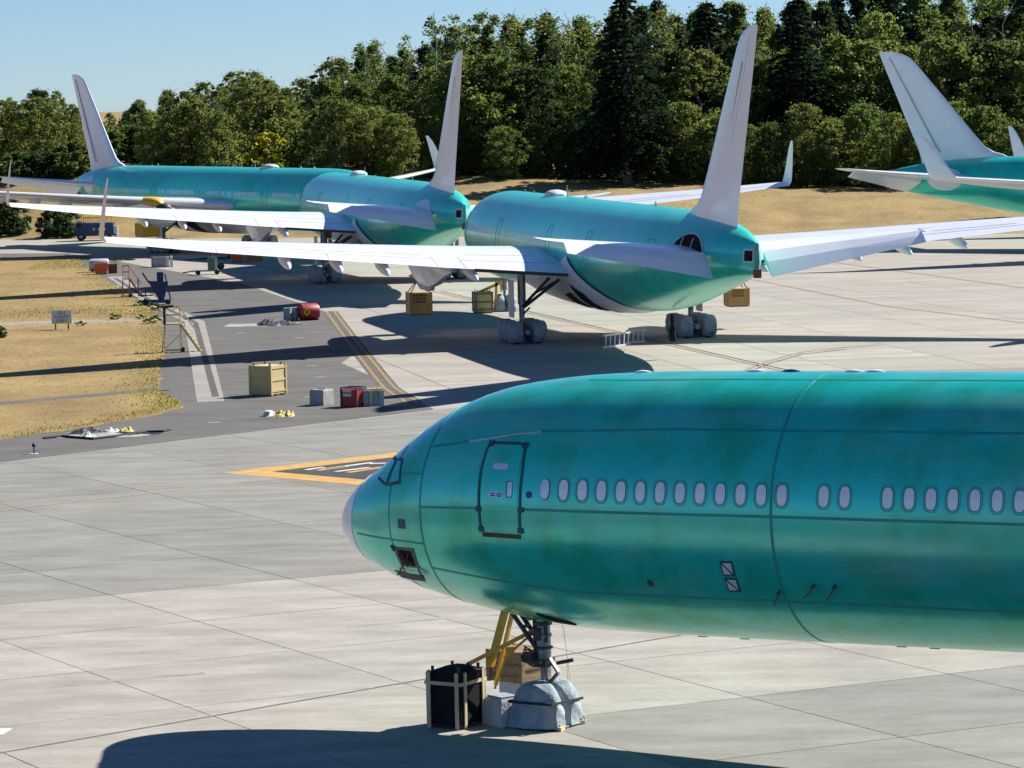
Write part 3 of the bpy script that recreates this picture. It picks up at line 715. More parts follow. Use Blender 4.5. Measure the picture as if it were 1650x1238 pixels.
PLACE = {'N': (.719,87.474,56.241,6), 'A': (12.306,195.89,11.435,70), 'B': (-4.19,275.286,11.338,70), 'C': (-46.295,403.034,209.257,70), 'D': (40.644,348.478,231.902,70), 'E': (70.8,403.0,209.0,70)}
def plane_matrix(key):
    X, Y, h, org = PLACE[key]; h = R(h); f = Vector((-math.sin(h), math.cos(h), 0))
    return Vector((X, Y, 0)) - f*(A0-org), h+math.pi/2
def world_of(key, a, l, z):
    loc, rz = plane_matrix(key); return loc + Matrix.Rotation(rz, 3, 'Z')@Vector((A0-a, l, z))
def airliner(key, label, hole=False, detail=False, group=None):
    loc, rz = plane_matrix(key); pit = R(1.251) if key == 'N' else 0.0
    if key == 'N': loc = loc+Vector((0, 0, (A0-6)*pit))
    root = thing('airliner', label, 'airliner', loc, rz, group); root.rotation_euler = (0, pit, rz)
    drop = loc.z
    fus = link('fuselage', shared('fusN' if detail else 'fus', lambda: fuselage_mesh('teal_skin' if detail else 'teal_far')), root)
    for side in (1, -1):
        w = link('wing', shared('wing%d' % side, lambda: wmesh(WING, 'white_paint', side, 'wing')), root)
        link('folded_wingtip', shared('wl%d' % side, lambda: winglet_mesh(side)), w)
        for l in (9.2, 14.9, 17.9, 21.2): link('flap_fairing', shared('ff%d_%s' % (side, l), lambda: fairing_mesh(side, l)), w)
        link('flap_cove', shared('fc%d' % side, lambda: flap_gap_mesh(side)), w)
        for q_ in WLINES: link('wing_seam', shared('wln%d%s' % (side, q_), lambda: wing_line_mesh(side, q_)), w)
        py = link('pylon', shared('py%d' % side, lambda: pylon_mesh(side)), root)
        link('pylon_fairing', shared('pp%d' % side, lambda: pylon_panel_mesh(side)), py)
        st = link('stabilizer', shared('st%d' % side, lambda: stab_mesh(side)), root)
        link('elevator', shared('el%d' % side, lambda: elev_mesh(side)), st)
        main_gear(root, side, drop/ math.cos(pit) if pit else 0.0)
    fin = link('fin', shared('fin', fin_mesh), root); link('rudder_hinge', shared('rl', rudder_line_mesh), fin); link('fin_slot', shared('fs', rudder_slot_mesh), fin)
    nose_gear(root)
    link('wing_body_fairing', shared('belly', belly_mesh), root)
    for q_ in ((41.4,43.5,4,22),(37.2,39.9,5,20)): link('wheel_well', shared('well%s' % (q_,), lambda: wheel_well_mesh(*q_)), root)
    link('satcom_dome', shared('sat', satcom_mesh), root)
    for a, h, w in (((27.6,.75,.06),(33,.16,.2),(52,.3,.12)) if detail else ((27.6,.75,.06),(14,.2,.2),(17,.2,.2),(33,.16,.2),(52,.3,.12))): link('antenna', shared('ant%s' % a, lambda: antenna_mesh([(a, h, w)])), root)
    for i, side in enumerate((1, -1)):
        o = link('tailplane_opening' if hole else 'tailplane_fairing', shared('cut%d%d' % (hole, side), lambda: stab_cut_mesh(hole)[i]), root)
        if hole:
            link('opening_rim', shared('rim_%d' % side, lambda: stab_rim_mesh(side)), o)
            for da in (-.9, .55): link('opening_rib', shared('rib%d%s' % (side, da), lambda: stab_rib_mesh(side, da)), o)
    for i in range(3):
        h, h2 = shared('tail', tail_end_meshes)[i]; o = link(h.name.split('.')[0], h, root)
        if h2: link('hatch_opening', h2, o)
    if not detail:
        tag(link('window_row', shared('wins', window_row_mesh), root), kind='stuff'); [link('door_outline', shared('door%s' % (d_,), lambda: door_mesh(d_)), root) for d_ in DOORS]
        for side in (-1, 1):
            for y in (-.38, .38): pass
        ng = [c for c in root.children if c.name.startswith('nose_gear')][0]
        for y in (-.40, .40): link('wheel_cover', shared('ncov', lambda: cover_mesh(0, 1.5, .62, 1.25, 1, seed=9)), ng, (0, y, 0))
    return root
NP = airliner('N', 'green airliner in the foreground, its nose, door and windows filling the lower right', detail=True)
G5 = 'parked green unpainted airliners'
AP = airliner('A', 'green airliner seen from behind with an open round hole at its tailplane root', hole=True, group=G5)
BP = airliner('B', 'green airliner seen from behind with a closed pale tailplane root, left of centre', group=G5)
CP = airliner('C', 'green airliner at far left, seen from the front quarter, its white fin against the sky', group=G5)
DP = airliner('D', 'green airliner at the right edge showing its white fin side-on against the dark trees', group=G5)
EP = airliner('E', 'airliner of which only a folded white wingtip shows at the right edge', group=G5)

# ---------------- details of the foreground airliner
def npart(name, mt, fn, parent=NP, smooth=False):
    m = MB(); fn(m); return m.build(name, mt, parent, smooth=smooth, ang=40 if smooth else None)
npart('radome', 'white_paint', lambda m: (m.grid([[sp(a, 2*math.pi*k/48, .012) for k in range(48)] for a in (.18,.21,.26,.33,.45,.6,.8,.95,1.1,1.2,1.24)]+[[sp(1.25, 2*math.pi*k/48, -.02) for k in range(48)]], closed=True), m.add([(A0-.16,0,4.88)]+[sp(.18, 2*math.pi*k/48, .012) for k in range(48)], [(0, k+1, (k+1) % 48+1) for k in range(48)])), smooth=True)
PI = math.pi
for a, w in ((2.96,.035),(4.15,.05),(14.25,.065),(23.0,.065)): npart('frame_seam', 'seam', lambda m: ring(m, a, w, -PI/2, PI*1.5, .006, 96))
for pts, w in (([(4.24,7.06),(7.65,7.50),(11.3,7.6),(30,7.62)],.06), ([(4.2,5.64),(6.15,5.7)],.06), ([(7.4,5.71),(14,5.72),(30,5.69)],.065), ([(4.15,4.11),(7.0,3.84),(8.45,3.72),(30,3.70)],.06), ([(8,8.6),(12,8.64),(30,8.64)],.05), ([(1.5,4.81),(4.12,4.73)],.05), ([(3.25,6.40),(4.12,6.42)],.05)):
    npart('lap_seam', 'seam', lambda m: seam(m, pts, w))
# cockpit windows, masked with green film
for c in ([(2.20,6.20),(2.44,6.70),(2.80,6.66),(2.75,6.08)], [(2.88,6.69),(3.13,6.69),(3.31,6.18),(2.86,6.09)]):
    for side in (1, -1):
        def inset(c, k):
            cx = sum(p[0] for p in c)/4; cz = sum(p[1] for p in c)/4; return [(cx+(p[0]-cx)*k, cz+(p[1]-cz)*k) for p in c]
        fr = npart('cockpit_window', 'seam_blue', lambda m: plate(m, inset(c, 1.1), .012, side=side)); npart('window_film', 'teal_far', lambda m: plate(m, inset(c, .84), .022, side=side), fr)
# front door
door = npart('door', 'teal_skin', lambda m: plate(m, [(6.20,7.18),(7.30,7.18),(7.33,5.16),(6.22,5.16)], .010, 8, 16))
npart('door_seal', 'seam_blue', lambda m: (seam(m, [(6.17,5.13),(6.14,5.8),(6.13,6.6),(6.20,7.10),(6.33,7.22),(7.2,7.22),(7.36,7.10),(7.40,6.6),(7.40,5.8),(7.36,5.13)], .06, .02, step=.12)), door)
for a, z in ((6.14,5.68),(7.42,5.70),(6.18,5.2),(7.38,5.2),(6.28,7.2),(7.34,7.18)): npart('hinge_fitting', 'seam_blue', lambda m: plate(m, [(a-.08,z+.06),(a+.08,z+.06),(a+.08,z-.06),(a-.08,z-.06)], .03, 2, 2), door)
npart('sill_plate', 'brown', lambda m: plate(m, [(6.2,5.12),(7.36,5.10),(7.36,5.0),(6.2,5.02)], .02, 6, 1), door)
npart('door_placard', 'lavender', lambda m: oval(m, 6.73, 6.69, .23, .065, .018, e=5), door)
h = npart('door_handle', 'lavender', lambda m: oval(m, 6.67, 6.03, .21, .065, .018, e=4), door)
for a in (6.58, 6.77): npart('handle_recess', 'dark_metal', lambda m: oval(m, a, 6.03, .085, .045, .026), h)
npart('handle_grip', 'lavender', lambda m: seam(m, [(6.48,6.03),(6.86,6.03)], .02, .032), h)
w = npart('door_window', 'window_rim', lambda m: oval(m, 7.07, 6.17, .10, .20, .016, e=5), door); npart('window_pane', 'lavender', lambda m: oval(m, 7.085, 6.17, .075, .175, .022, e=5), w)
# cabin windows
wa = [8.12+.5334*k for k in range(23) if k not in (13, 16)]+[8.12+.5334*k for k in range(23, 27)]
def win_mesh(i, a):
    m = MB(); oval(m, a, 6.2, .165, .275, .010, e=2.7, n=24, inner=.80); return m
for i, a in enumerate(wa):
    w = npart('cabin_window', 'window_rim', lambda m: oval(m, a, 6.2, .145, .248, .010, e=2.7, n=24))
    npart('window_plug', 'lavender' if i == 0 else 'window_cover', lambda m: oval(m, a+(.008 if i else 0), 6.2, .128, .230, .018, e=2.7, n=24), w)
    if i: npart('window_surround', 'seam', lambda m: oval(m, a, 6.2, .19, .295, .005, e=2.6, n=24, inner=.93), w)
# side hatches, vents, probes
npart('side_panel', 'seam_blue', lambda m: plate(m, [(3.31,5.30),(3.57,5.30),(3.57,5.07),(3.31,5.07)], .012))
b = npart('equipment_hatch', 'window_rim', lambda m: plate(m, [(3.0,4.58),(3.72,4.58),(3.68,4.06),(2.98,4.06)], .012)); npart('hatch_opening', 'hole', lambda m: plate(m, [(3.10,4.52),(3.60,4.50),(3.56,4.12),(3.06,4.12)], .02), b)
npart('hatch_wiring', 'brown', lambda m: (m.path([sz(3.1,4.4,.05), sz(3.3,4.25,.09), sz(3.5,4.15,.05)], .02), m.path([sz(3.2,4.5,.04), sz(3.35,4.3,.1), sz(3.3,4.1,.06)], .015), m.path([sz(3.5,4.45,.04), sz(3.4,4.3,.08), sz(3.55,4.2,.05)], .015)), b)
npart('hatch_door', 'window_rim', lambda m: (m.bar(sz(3.0,4.06,.02), sz(2.75,3.90,.12), .035), m.bar(sz(3.62,4.06,.02), sz(3.75,3.88,.12), .035), m.add([sz(2.6,3.97,.05), sz(2.9,3.86,.14), sz(3.3,3.84,.15), sz(3.8,3.80,.12), sz(3.75,3.92,.05), sz(3.3,3.93,.06), sz(2.95,3.97,.05)], [(0,1,6),(1,2,5,6),(2,3,4,5)]), m.bar(sz(2.9,4.62,.02), sz(3.02,4.5,.06), .04)), b)
for c in ([(12.79,4.66),(13.12,4.66),(13.12,4.30),(12.79,4.30)], [(12.80,4.26),(13.14,4.26),(13.14,3.92),(12.80,3.92)]):
    f = npart('vent', 'seam_blue', lambda m: plate(m, c, .012)); i_ = inset(c, .74); npart('vent_panel', 'window_cover', lambda m: plate(m, i_, .02), f)
    npart('vent_bar', 'seam_blue', lambda m: seam(m, [i_[0], i_[2]], .04, .026), f)
for a, z, da in ((14.1,3.86,-.12),(15.05,4.05,-.22),(15.6,4.06,-.16)):
    npart('air_probe', 'window_rim', lambda m: (m.tube(sz(a+.05,z+.12,0), sz(a+.05,z+.10,.14), .035), m.tube(sz(a+.12,z+.14,.13), sz(a+da,z-.12,.15), .022)))
npart('static_port', 'seam_blue', lambda m: oval(m, 10.75, 4.04, .08, .08, .015)); npart('static_port', 'seam_blue', lambda m: oval(m, 7.66, 6.06, .08, .08, .015))
npart('rain_gutter', 'lavender', lambda m: seam(m, [(5.55,7.22),(6.3,7.32),(7.0,7.42),(7.7,7.49)], .035, .03))
npart('nose_gear_door', 'black', lambda m: plate(m, [(6.75,3.02),(7.55,2.82),(7.6,2.72),(7.0,2.78)], .03))
for a, mt in ((9.1,'white_paint'),(12.2,'white_paint'),(13.15,'truck_blue'),(14.8,'white_paint'),(15.35,'white_paint')):
    npart('antenna', mt, lambda m: m.grid([[(A0-a-.28+.56*i/6, .12*math.cos(PI*k/6)*math.sin(PI*(i+.3)/6.6), f_top(a)-.01+.065*math.sin(PI*k/6)*math.sin(PI*(i+.3)/6.6)) for k in range(7)] for i in range(7)], capa=True, capb=True), smooth=True)
for a in (10.65, 11.8, 15.95, 16.8): npart('belly_drain', 'seam', lambda m: m.box((A0-a, .25, f_bot(a)+.02), (.24, .08, .07)))

# nose gear of the foreground airliner
ngN = [c for c in NP.children if c.name.startswith('nose_gear') and 'door' not in c.name][0]
npart('torque_link', 'dark_metal', lambda m: (m.bar((-.1,0,1.05),(-.42,0,1.35),.14,.05), m.bar((-.42,0,1.35),(-.12,0,1.75),.14,.05)), ngN)
npart('drag_brace', 'dark_metal', lambda m: (m.tube((.08,.14,1.9),(.95,.16,3.0),.06), m.tube((.08,-.14,1.9),(.95,-.16,3.0),.06), m.tube((.5,.15,2.45),(.5,-.15,2.45),.05)), ngN)
npart('steering_cylinder', 'dark_metal', lambda m: (m.tube((.1,.46,1.62),(.1,-.46,1.62),.075), m.tube((.42,.3,1.66),(.02,.34,1.6),.06), m.box((.25,.28,1.78),(.22,.16,.16)), m.box((.42,.1,1.72),(.2,.3,.12)), m.tube((-.1,-.4,1.5),(-.5,-.55,1.58),.05), m.box((.02,0,1.58),(.42,.42,.2)), m.path([(.3,.3,1.8),(.42,.2,1.98),(.3,.05,1.85),(.1,.12,1.95)],.02), m.path([(.45,.3,1.7),(.5,.1,1.9),(.35,-.1,1.8)],.02)), ngN, True)
npart('valve_block', 'dark_metal', lambda m: (m.box((.02,.24,2.3),(.16,.12,.3)), m.tube((-.16,.1,2.1),(-.16,.1,2.9),.05), m.tube((.16,.16,1.7),(.12,.2,2.9),.03)), ngN, True)
npart('clamp_ring', 'dark_metal', lambda m: m.lathe([(.2,-.05),(.245,-.03),(.245,.03),(.2,.05)], (0,0,2.55), n=18), ngN)
npart('clamp_ring', 'dark_metal', lambda m: m.lathe([(.2,-.04),(.24,-.02),(.24,.02),(.2,.04)], (0,0,1.95), n=18), ngN)
npart('landing_light', 'metal', lambda m: m.lathe([(.05,-.08),(.11,-.06),(.13,.04),(.12,.06)], (.22,.2,2.75), 'X', 14), ngN)
npart('hydraulic_line', 'dark_metal', lambda m: [m.path([(.16,y,1.6),(.19,y*1.1,2.0),(.17,y,2.5),(.2,y,3.0)],.018) for y in (-.1,-.03,.05,.11)]+[m.box((.02,.15,2.0+.16*k),(.12,.06,.06)) for k in range(5)], ngN)
link('wheel_cover', cover_mesh(0, 1.62, .60, 1.20, 1, seed=21, flare=.10), ngN, (0,.38,0)); link('wheel_cover', cover_mesh(0, 1.5, .56, 1.17, 1, seed=5, flare=.03), ngN, (.0,-.40,0))
npart('cover_strap', 'strap', lambda m: (m.bar((-.60,.70,.66),(.60,.71,.68),.03,.06), m.bar((-.63,.69,.66),(-.63,-.72,.62),.03,.06), m.bar((.63,.70,.68),(.63,-.72,.66),.03,.06)), ngN)
npart('tie_cord', 'tan_strap', lambda m: m.path([(-.3,-.3,2.9),(-.32,-.45,2.3),(-.38,-.5,1.55),(-.4,-.52,1.0),(-.36,-.5,.85),(-.33,-.52,1.0),(-.35,-.5,1.5)],.008,4), ngN)

for nm_, px_, rz_, lb_ in (('wheel_chock', (928,1168), .4, 'tan wooden chock at the right foot of the foreground nose wheel covers'), ('wheel_chock', (905,1177), 1.2, 'tan scrap of timber at the front foot of the foreground nose wheel covers')):
    q = gp(*px_); t = thing(nm_, lb_, 'chock', (q.x, q.y, 0), rz_); MB().prism([(-.22,-.07),(.22,-.05),(.2,.08),(-.2,.06)], 0, .10).build('block', 'tan_strap', t); MB().box((.02,.02,.13),(.3,.06,.05)).build('wedge', 'crate_wood', t)
# ================================================================== GROUND EQUIPMENT
def crate(name, label, loc, rz, d, mt='crate_wood', posts=None, group=None, cat='crate', feet=True, boards=True, eyes=True):
    """timber ballast crate: box, corner posts, boards with gaps, skids, lid rails and lifting eyes"""
    t = thing(name, label, cat, loc, rz, group); x, y, z = d; f = .10 if feet else 0
    MB().box((0,0,f+(z-f)/2), (x*.95, y*.95, z-f)).build('box', mt, t)
    pm = posts or mt
    for sx in (-1, 1):
        for sy in (-1, 1): MB().box((sx*x*.475, sy*y*.475, f+(z-f)/2+.01), (.11, .11, z-f+.04)).build('post', pm, t)
    if feet:
        for sx in (-.38, 0, .38): MB().box((sx*x, 0, f/2), (.14, y*.94, f)).build('skid', 'old_wood', t)
    if boards:
        for sy in (-1, 1):
            for zz in (.12, .5, .93): MB().box((0, sy*y*.487, f+(z-f)*zz), (x*.86, .04, .13)).build('batten', pm, t)
        for sx in (-1, 1):
            for zz in (.12, .5, .93): MB().box((sx*x*.487, 0, f+(z-f)*zz), (.04, y*.86, .13)).build('batten', pm, t)
    if eyes:
        for sx, sy in ((-1,-1),(1,-1),(1,1),(-1,1)): MB().box((sx*x*.36, sy*y*.36, z+.07), (.12, .06, .16)).build('lifting_eye', 'brown', t)
    return t
def hang(key, a, l, zb, d, label, mt, top, rz=None, marks=True):
    w = world_of(key, a, l, zb); ry = plane_matrix(key)[1] if rz is None else rz
    t = crate('hanging_crate', label, w, ry, d, mt, group='ballast crates hung under the engine pylons', eyes=False)
    pk = world_of(key, a, l, top)-w; pk = Matrix.Rotation(-ry, 3, 'Z')@pk
    for sx, sy in ((-1,-1),(1,-1),(1,1),(-1,1)): MB().tube((sx*d[0]*.42, sy*d[1]*.42, d[2]), pk, .035, n=5).build('sling', 'strap', t)
    MB().box((pk.x, pk.y, pk.z+.1), (.5, .5, .75)).build('sling_wrap', 'old_wood', t)
    if marks:
        for i, (zz, n_) in enumerate(((.88,5),(.74,4),(.60,5))):
            for k in range(n_):
                MB().box((-d[0]*.5-.025, d[1]*(.30-.62*k/n_), d[2]*zz), (.012, d[1]*.085, d[2]*.055)).build('stencil_mark', 'dark_metal', t)
    return t
hang('A', 26.6, 9.9, 1.2, (1.45,1.5,1.5), 'tan crate with black stencil marks slung under the long white left wing in mid picture', 'crate_wood', 3.6)
hang('A', 32.2, -10.2, 1.4, (1.4,1.35,1.2), 'tan crate slung at the right of the tail end with the open hole', 'crate_wood', 3.6)
hang('B', 26.4, 9.9, 1.45, (1.4,1.45,1.6), 'brown wooden crate hanging beside a red-orange bin under the middle airliner left wing', 'old_wood', 3.6)
hang('B', 33.0, 4.2, 1.5, (1.2,1.0,1.0), 'small tan crate slung behind the main gear covers of the middle airliner', 'crate_wood', 3.8, marks=False)
hang('C', 32.0, -10.2, 2.0, (1.9,1.9,1.35), 'bright yellow box slung under the far left airliner', 'bright_yellow', 4.4, marks=False)
t = thing('yellow_cover', 'yellow tarpaulin wrapped over the engine mount of the far left airliner', 'cover', world_of('C', 31.2, -10.0, 4.1), plane_matrix('C')[1])
MB().grid([[(x*2.2, .9*r*math.cos(k*PI/6), 1.2+.75*r*math.sin(k*PI/6)+.05*math.sin(3*x+k)) for k in range(12)] for x, r in ((-1,.35),(-.6,.9),(0,1.0),(.5,.95),(.9,.6),(1.0,.3))], closed=True, capa=True, capb=True).build('tarpaulin', 'bright_yellow', t, smooth=True)
MB().grid([[(2.2+x, .75*r*math.cos(k*PI/6), .75+.6*r*math.sin(k*PI/6)) for k in range(12)] for x, r in ((0,.3),(.3,.95),(1.2,1),(1.6,.7))], closed=True, capa=True, capb=True).build('engine_mount', 'dark_metal', t, smooth=True)

# ---- by the foreground nose gear
g = gp(745, 1177)
t = thing('ballast_box', 'large black ballast box with tan straps in front of the foreground nose gear', 'ballast box', (g.x-.15, g.y+.75, 0), R(58))
MB().box((0,0,.10+.63), (1.12,1.02,1.26)).build('box', 'black', t)
MB().add([(-.58,-.53,1.36),(.58,-.53,1.36),(.58,.53,1.36),(-.58,.53,1.36),(-.2,-.1,1.52),(.25,-.1,1.50),(.25,.1,1.50),(-.2,.1,1.52)], [(0,1,5,4),(1,2,6,5),(2,3,7,6),(3,0,4,7),(4,5,6,7),(3,2,1,0)]).build('lid', 'black', t)
for zz in (1.12,):
    for sy in (-1, 1): MB().box((0, sy*.525, zz), (1.14, .03, .085)).build('strap', 'tan_strap', t)
    for sx in (-1, 1): MB().box((sx*.575, 0, zz), (.03, 1.08, .085)).build('strap', 'tan_strap', t)
for sx, sy in ((-.585,-.40),(-.585,.42),(.585,-.4),(.585,.4)): MB().box((sx, sy, .70), (.03, .10, 1.40)).build('strap', 'tan_strap', t)
for sx, sy in ((-.40,-.535),(.42,-.535),(.4,.535),(-.4,.535)): MB().box((sx, sy, .70), (.10, .03, 1.40)).build('strap', 'tan_strap', t)
for sx in (-.42, .42):
    for sy in (-.4, .4): MB().box((sx, sy, .05), (.2, .2, .10)).build('foot', 'brown', t)
for sx, sy in ((-.5,-.42),(.5,-.42),(.5,.42),(-.5,.42)): MB().tube((sx*.9,sy*.9,1.36),(sx*.9,sy*.9,1.52),.04,n=8).build('lifting_lug', 'brown', t)
crate('wooden_crate', 'weathered brown wooden crate lifted on blocks behind the black ballast box', (gp(830,1108).x+.1, 90.9, .62), R(140), (1.15,1.1,.78), 'old_wood', 'old_wood', feet=False, eyes=False)
t = thing('concrete_block', 'pale concrete block standing between the black box and the covered nose wheels', 'block', (gp(811,1171).x, gp(811,1171).y+.35, 0), R(125))
MB().grid([[(x*s, y*s, z) for x, y in ((-.42,-.34),(.42,-.34),(.42,.34),(-.42,.34))] for z, s in ((0,1.05),(.3,1.0),(.62,.86),(.68,.8))], closed=True, capa=True, capb=True).build('block', 'white_block', t); MB().box((0,0,.70),(.62,.5,.06)).build('cap', 'cover_fabric', t)
t = thing('concrete_block', 'concrete block under the weathered brown crate by the foreground nose gear', 'block', (gp(846,1108).x, 91.0, 0), R(128)); MB().box((0,0,.3),(1.0,.9,.6)).build('block', 'white_block', t)
def Ybar(m, a, b, Y, w=.13, mi=0): m.bar(at(*a, Y[0]), at(*b, Y[1]), w, w*.7, mi)
t = thing('tie_down_frame', 'yellow steel tow frame leaning between the black ballast box and the foreground belly', 'tow frame')
def yb(n_, pts, w):
    m = MB(); Ybar(m, *pts, w); m.build(n_, 'yellow_steel', t)
yb('leg', ((815,980),(790,1074),(88.3,87.9)), .17); yb('leg', ((826,985),(799,1104),(88.7,88.3)), .10); yb('arm', ((858,1017),(757,1069),(87.8,87.9)), .13); yb('arm', ((857,1022),(812,1060),(87.9,88.0)), .09); yb('arm', ((816,1056),(797,1110),(88.0,88.0)), .075)
m = MB(); q = at(755,1071,87.9); m.tube(q+Vector((-.04,0,-.02)), q+Vector((.06,0,.04)), .06, n=8); m.build('hook', 'dark_metal', t)
m = MB(); q = at(822,1047,87.95); m.box(q, (.22,.12,.12)); m.build('clamp', 'yellow_steel', t); MB().box(at(790,1066,87.9), (.14,.1,.16)).build('clamp', 'yellow_steel', t)

# ---- by the nose gear of A
crate('ballast_crate', 'pale green-tan crate tied to the covered nose gear under the nearer airliner seen from behind', (gp(778,505).x, gp(778,505).y+.6, 0), R(103), (1.2,1.25,1.5), 'pale_wood', 'old_wood')
t = thing('tie_down_frame', 'orange-yellow tow frame between the pale crate and the far nose gear', 'tow frame')
Yg = gp(812,503).y
for a, b, w in (((770,472),(806,456),.2),((800,452),(799,482),.2),((806,452),(808,470),.14)):
    m = MB(); m.bar(at(*a, Yg), at(*b, Yg), w); m.build('arm', 'yellow_steel', t)

# ---- loose items on the shoulder
crate('wooden_crate', 'pale yellow wooden crate standing alone on the asphalt in front of the drain strip end', (gp(430,640).x, gp(430,640).y+1.1, 0), R(62), (1.55,1.35,1.6), 'pale_wood', 'pale_wood')
t = thing('concrete_block', 'rough grey concrete block standing left of the red box', 'block', (gp(518,654).x, gp(518,654).y+.5, 0), R(60)); 
MB().grid([[(x*s, y*s, z) for x, y in ((-.5,-.42),(.5,-.42),(.5,.42),(-.5,.42))] for z, s in ((0,1),(.4,1.0),(.72,.97),(.80,.88))], closed=True, capa=True, capb=True).build('block', 'grey_block', t); MB().tube((0,-.2,.8),(0,.2,.8),.04).build('lifting_loop', 'brown', t)
t = thing('red_box', 'red steel box with white panels in a dark frame beside grey-green weights', 'box', (gp(569,657).x, gp(569,657).y+.55, 0), R(62))
MB().box((0,0,.47),(.86,.86,.86)).build('box', 'red_steel', t)
for sx in (-1,1):
    for sy in (-1,1): MB().box((sx*.45,sy*.45,.5),(.07,.07,1.0)).build('post', 'dark_metal', t)
for sx in (-1,1): MB().box((sx*.45,0,.98),(.06,.86,.06)).build('rail', 'dark_metal', t); MB().box((0,sx*.45,.98),(.86,.06,.06)).build('rail', 'dark_metal', t)
MB().box((-.435,.12,.62),(.02,.5,.14)).build('white_panel', 'white_marking', t); MB().box((-.435,.12,.82),(.02,.5,.12)).build('white_panel', 'white_marking', t)
MB().add([(.1,-.436,.2),(.32,-.436,.25),(.25,-.436,.55),(.36,-.436,.8),(.15,-.436,.78)], [(0,1,2,3,4)]).build('white_panel', 'white_marking', t)
t = thing('weight_stack', 'row of grey-green weights with pale tops beside the red box', 'weights', (gp(600,655).x, gp(600,655).y+.4, 0), R(15))
for k in range(4): MB().box((-.42+.27*k,0,.40),(.24,.75,.80)).build('weight', 'pale_green' if k % 2 else 'grey_block', t); MB().box((-.42+.27*k,.05,.84),(.2,.5,.08)).build('weight_top', 'pale_wood', t)
t = thing('red_container', 'rounded red container with a yellow diamond placard next to grey drums', 'container', (gp(497,517).x, gp(497,517).y+.7, 0), R(20))
MB().grid([[(x, .62*r*math.cos(k*PI/8), .62+.55*r*math.sin(k*PI/8)*(1.0 if k < 8 else 1.1)) for k in range(16)] for x, r in ((-.72,.75),(-.6,1.0),(.55,1.02),(.68,.85),(.72,.5))], closed=True, capa=True, capb=True).build('tank', 'red_steel', t, smooth=True, ang=40)
m = MB(); m.add([(-.05,-.66,.62),(-.32,-.66,.92),(-.59,-.66,.62),(-.32,-.66,.32),(-.05,-.63,.62),(-.32,-.63,.92),(-.59,-.63,.62),(-.32,-.63,.32)], [(0,1,2,3),(7,6,5,4),(0,4,5,1),(1,5,6,2),(2,6,7,3),(3,7,4,0)]); m.build('placard', 'bright_yellow', t); MB().box((-.32,-.665,.62),(.12,.012,.18)).build('placard_mark', 'black', t)
for sx in (-.5,.5): MB().box((sx,0,.04),(.16,1.0,.08)).build('skid', 'dark_metal', t)
for k, (u, v) in enumerate(((463,518),(474,517))):
    q = gp(u, v); t = thing('steel_drum', ('grey ribbed drum farther from the red container' if k == 0 else 'grey ribbed drum touching the red container'), 'drum', (q.x, q.y+.4, 0), 0, 'grey drums beside the red container')
    MB().lathe([(.28,0),(.29,.02),(.29,.28),(.305,.3),(.29,.32),(.29,.58),(.305,.6),(.29,.62),(.29,.88),(.27,.9)], (0,0,0), 'Z', 20).build('drum', 'cover_fabric', t, smooth=True, ang=30); MB().lathe([(.3,.0),(.3,.04)], (0,0,.88), 'Z', 20).build('lid', 'grey_block', t)

def heap(name, label, cat, px, dx, dy, hmax, mt, seed, parent_group=None, folds=3):
    q = gp(*px); rnd = random.Random(seed); t = thing(name, label, cat, (q.x, q.y+dy*.4, 0), rnd.uniform(-.2,.2), parent_group)
    def sheet(nm, mtl, sx, sy, hm, ox, oy, sd):
        r = random.Random(sd); o = Vector((r.uniform(0, 50), r.uniform(0, 50), 0)); rows = []
        n = 26
        for i in range(n+1):
            row = []
            for k in range(n+1):
                u, v = i/n*2-1, k/n*2-1; e = max(0, 1-(u*u+v*v)**1.3); q = Vector((u*1.7, v*1.7, 0))+o
                z = .015+hm*e*max(0, .30+.75*noise.noise(q)+.5*abs(noise.noise(q*2.3))+.35*abs(noise.noise(q*5.1)))
                wob = 1+.22*noise.noise(Vector((u*2, v*2, 9))+o)
                row.append((ox+u*sx*wob/2, oy+v*sy*wob/2, z))
            rows.append(row)
        MB().grid(rows).build(nm, mtl, t, smooth=True)
    for nm, mtl, sx, sy, hm, ox, oy in mt: sheet(nm, mtl, sx*dx, sy*dy, hm*hmax, ox*dx, oy*dy, rnd.randint(0, 999))
    return t
heap('rag_pile', 'crumpled pile of yellow and white cloth on the asphalt near the taxiway edge', 'cloth pile', (445,674), 1.9, 2.3, .42, [('cloth','asphalt',1.0,1.0,.12,0,0),('cloth','rag_white',.36,.6,1.0,-.2,.05),('cloth','rag_yellow',.5,.6,.8,.12,0),('cloth','rag_yellow',.25,.45,.9,.32,-.05)], 4)
heap('tarp_pile', 'flat pile of dark and grey sheeting with yellow scraps along the grass corner', 'tarp pile', (160,706), 4.8, 3.6, .34, [('sheeting','grey_block',.8,.7,.25,.05,0),('sheeting','tarp_dark',.36,.5,1.0,-.18,.25),('sheeting','tarp_dark',.6,.25,.4,.25,.1),('cloth','rag_white',.16,.3,.8,.02,.42),('cloth','rag_yellow',.14,.3,.9,.16,.45),('sheeting','pale_green',.18,.35,.8,-.1,-.3)], 8)
m = MB(); q0 = gp(250,697)
t = thing('hose', 'black hose trailing along the grass corner from the pile of sheeting', 'hose'); m.path([gp(u,v)+Vector((0,0,.06)) for u,v in ((70,708),(100,705),(150,709),(200,703),(235,698),(262,697),(275,694))], .06, 6); m.build('hose', 'strap', t)
heap('tarp_pile', 'dark flat tarpaulin heaped on grey sheeting left of the grey drums', 'tarp pile', (418,527), 4.6, 5.0, .5, [('sheeting','tarp_grey',1.0,.6,.15,-.02,0),('sheeting','tarp_dark',.55,.7,1.0,.16,.05),('sheeting','tarp_dark',.4,.3,.5,.4,-.1)], 12)
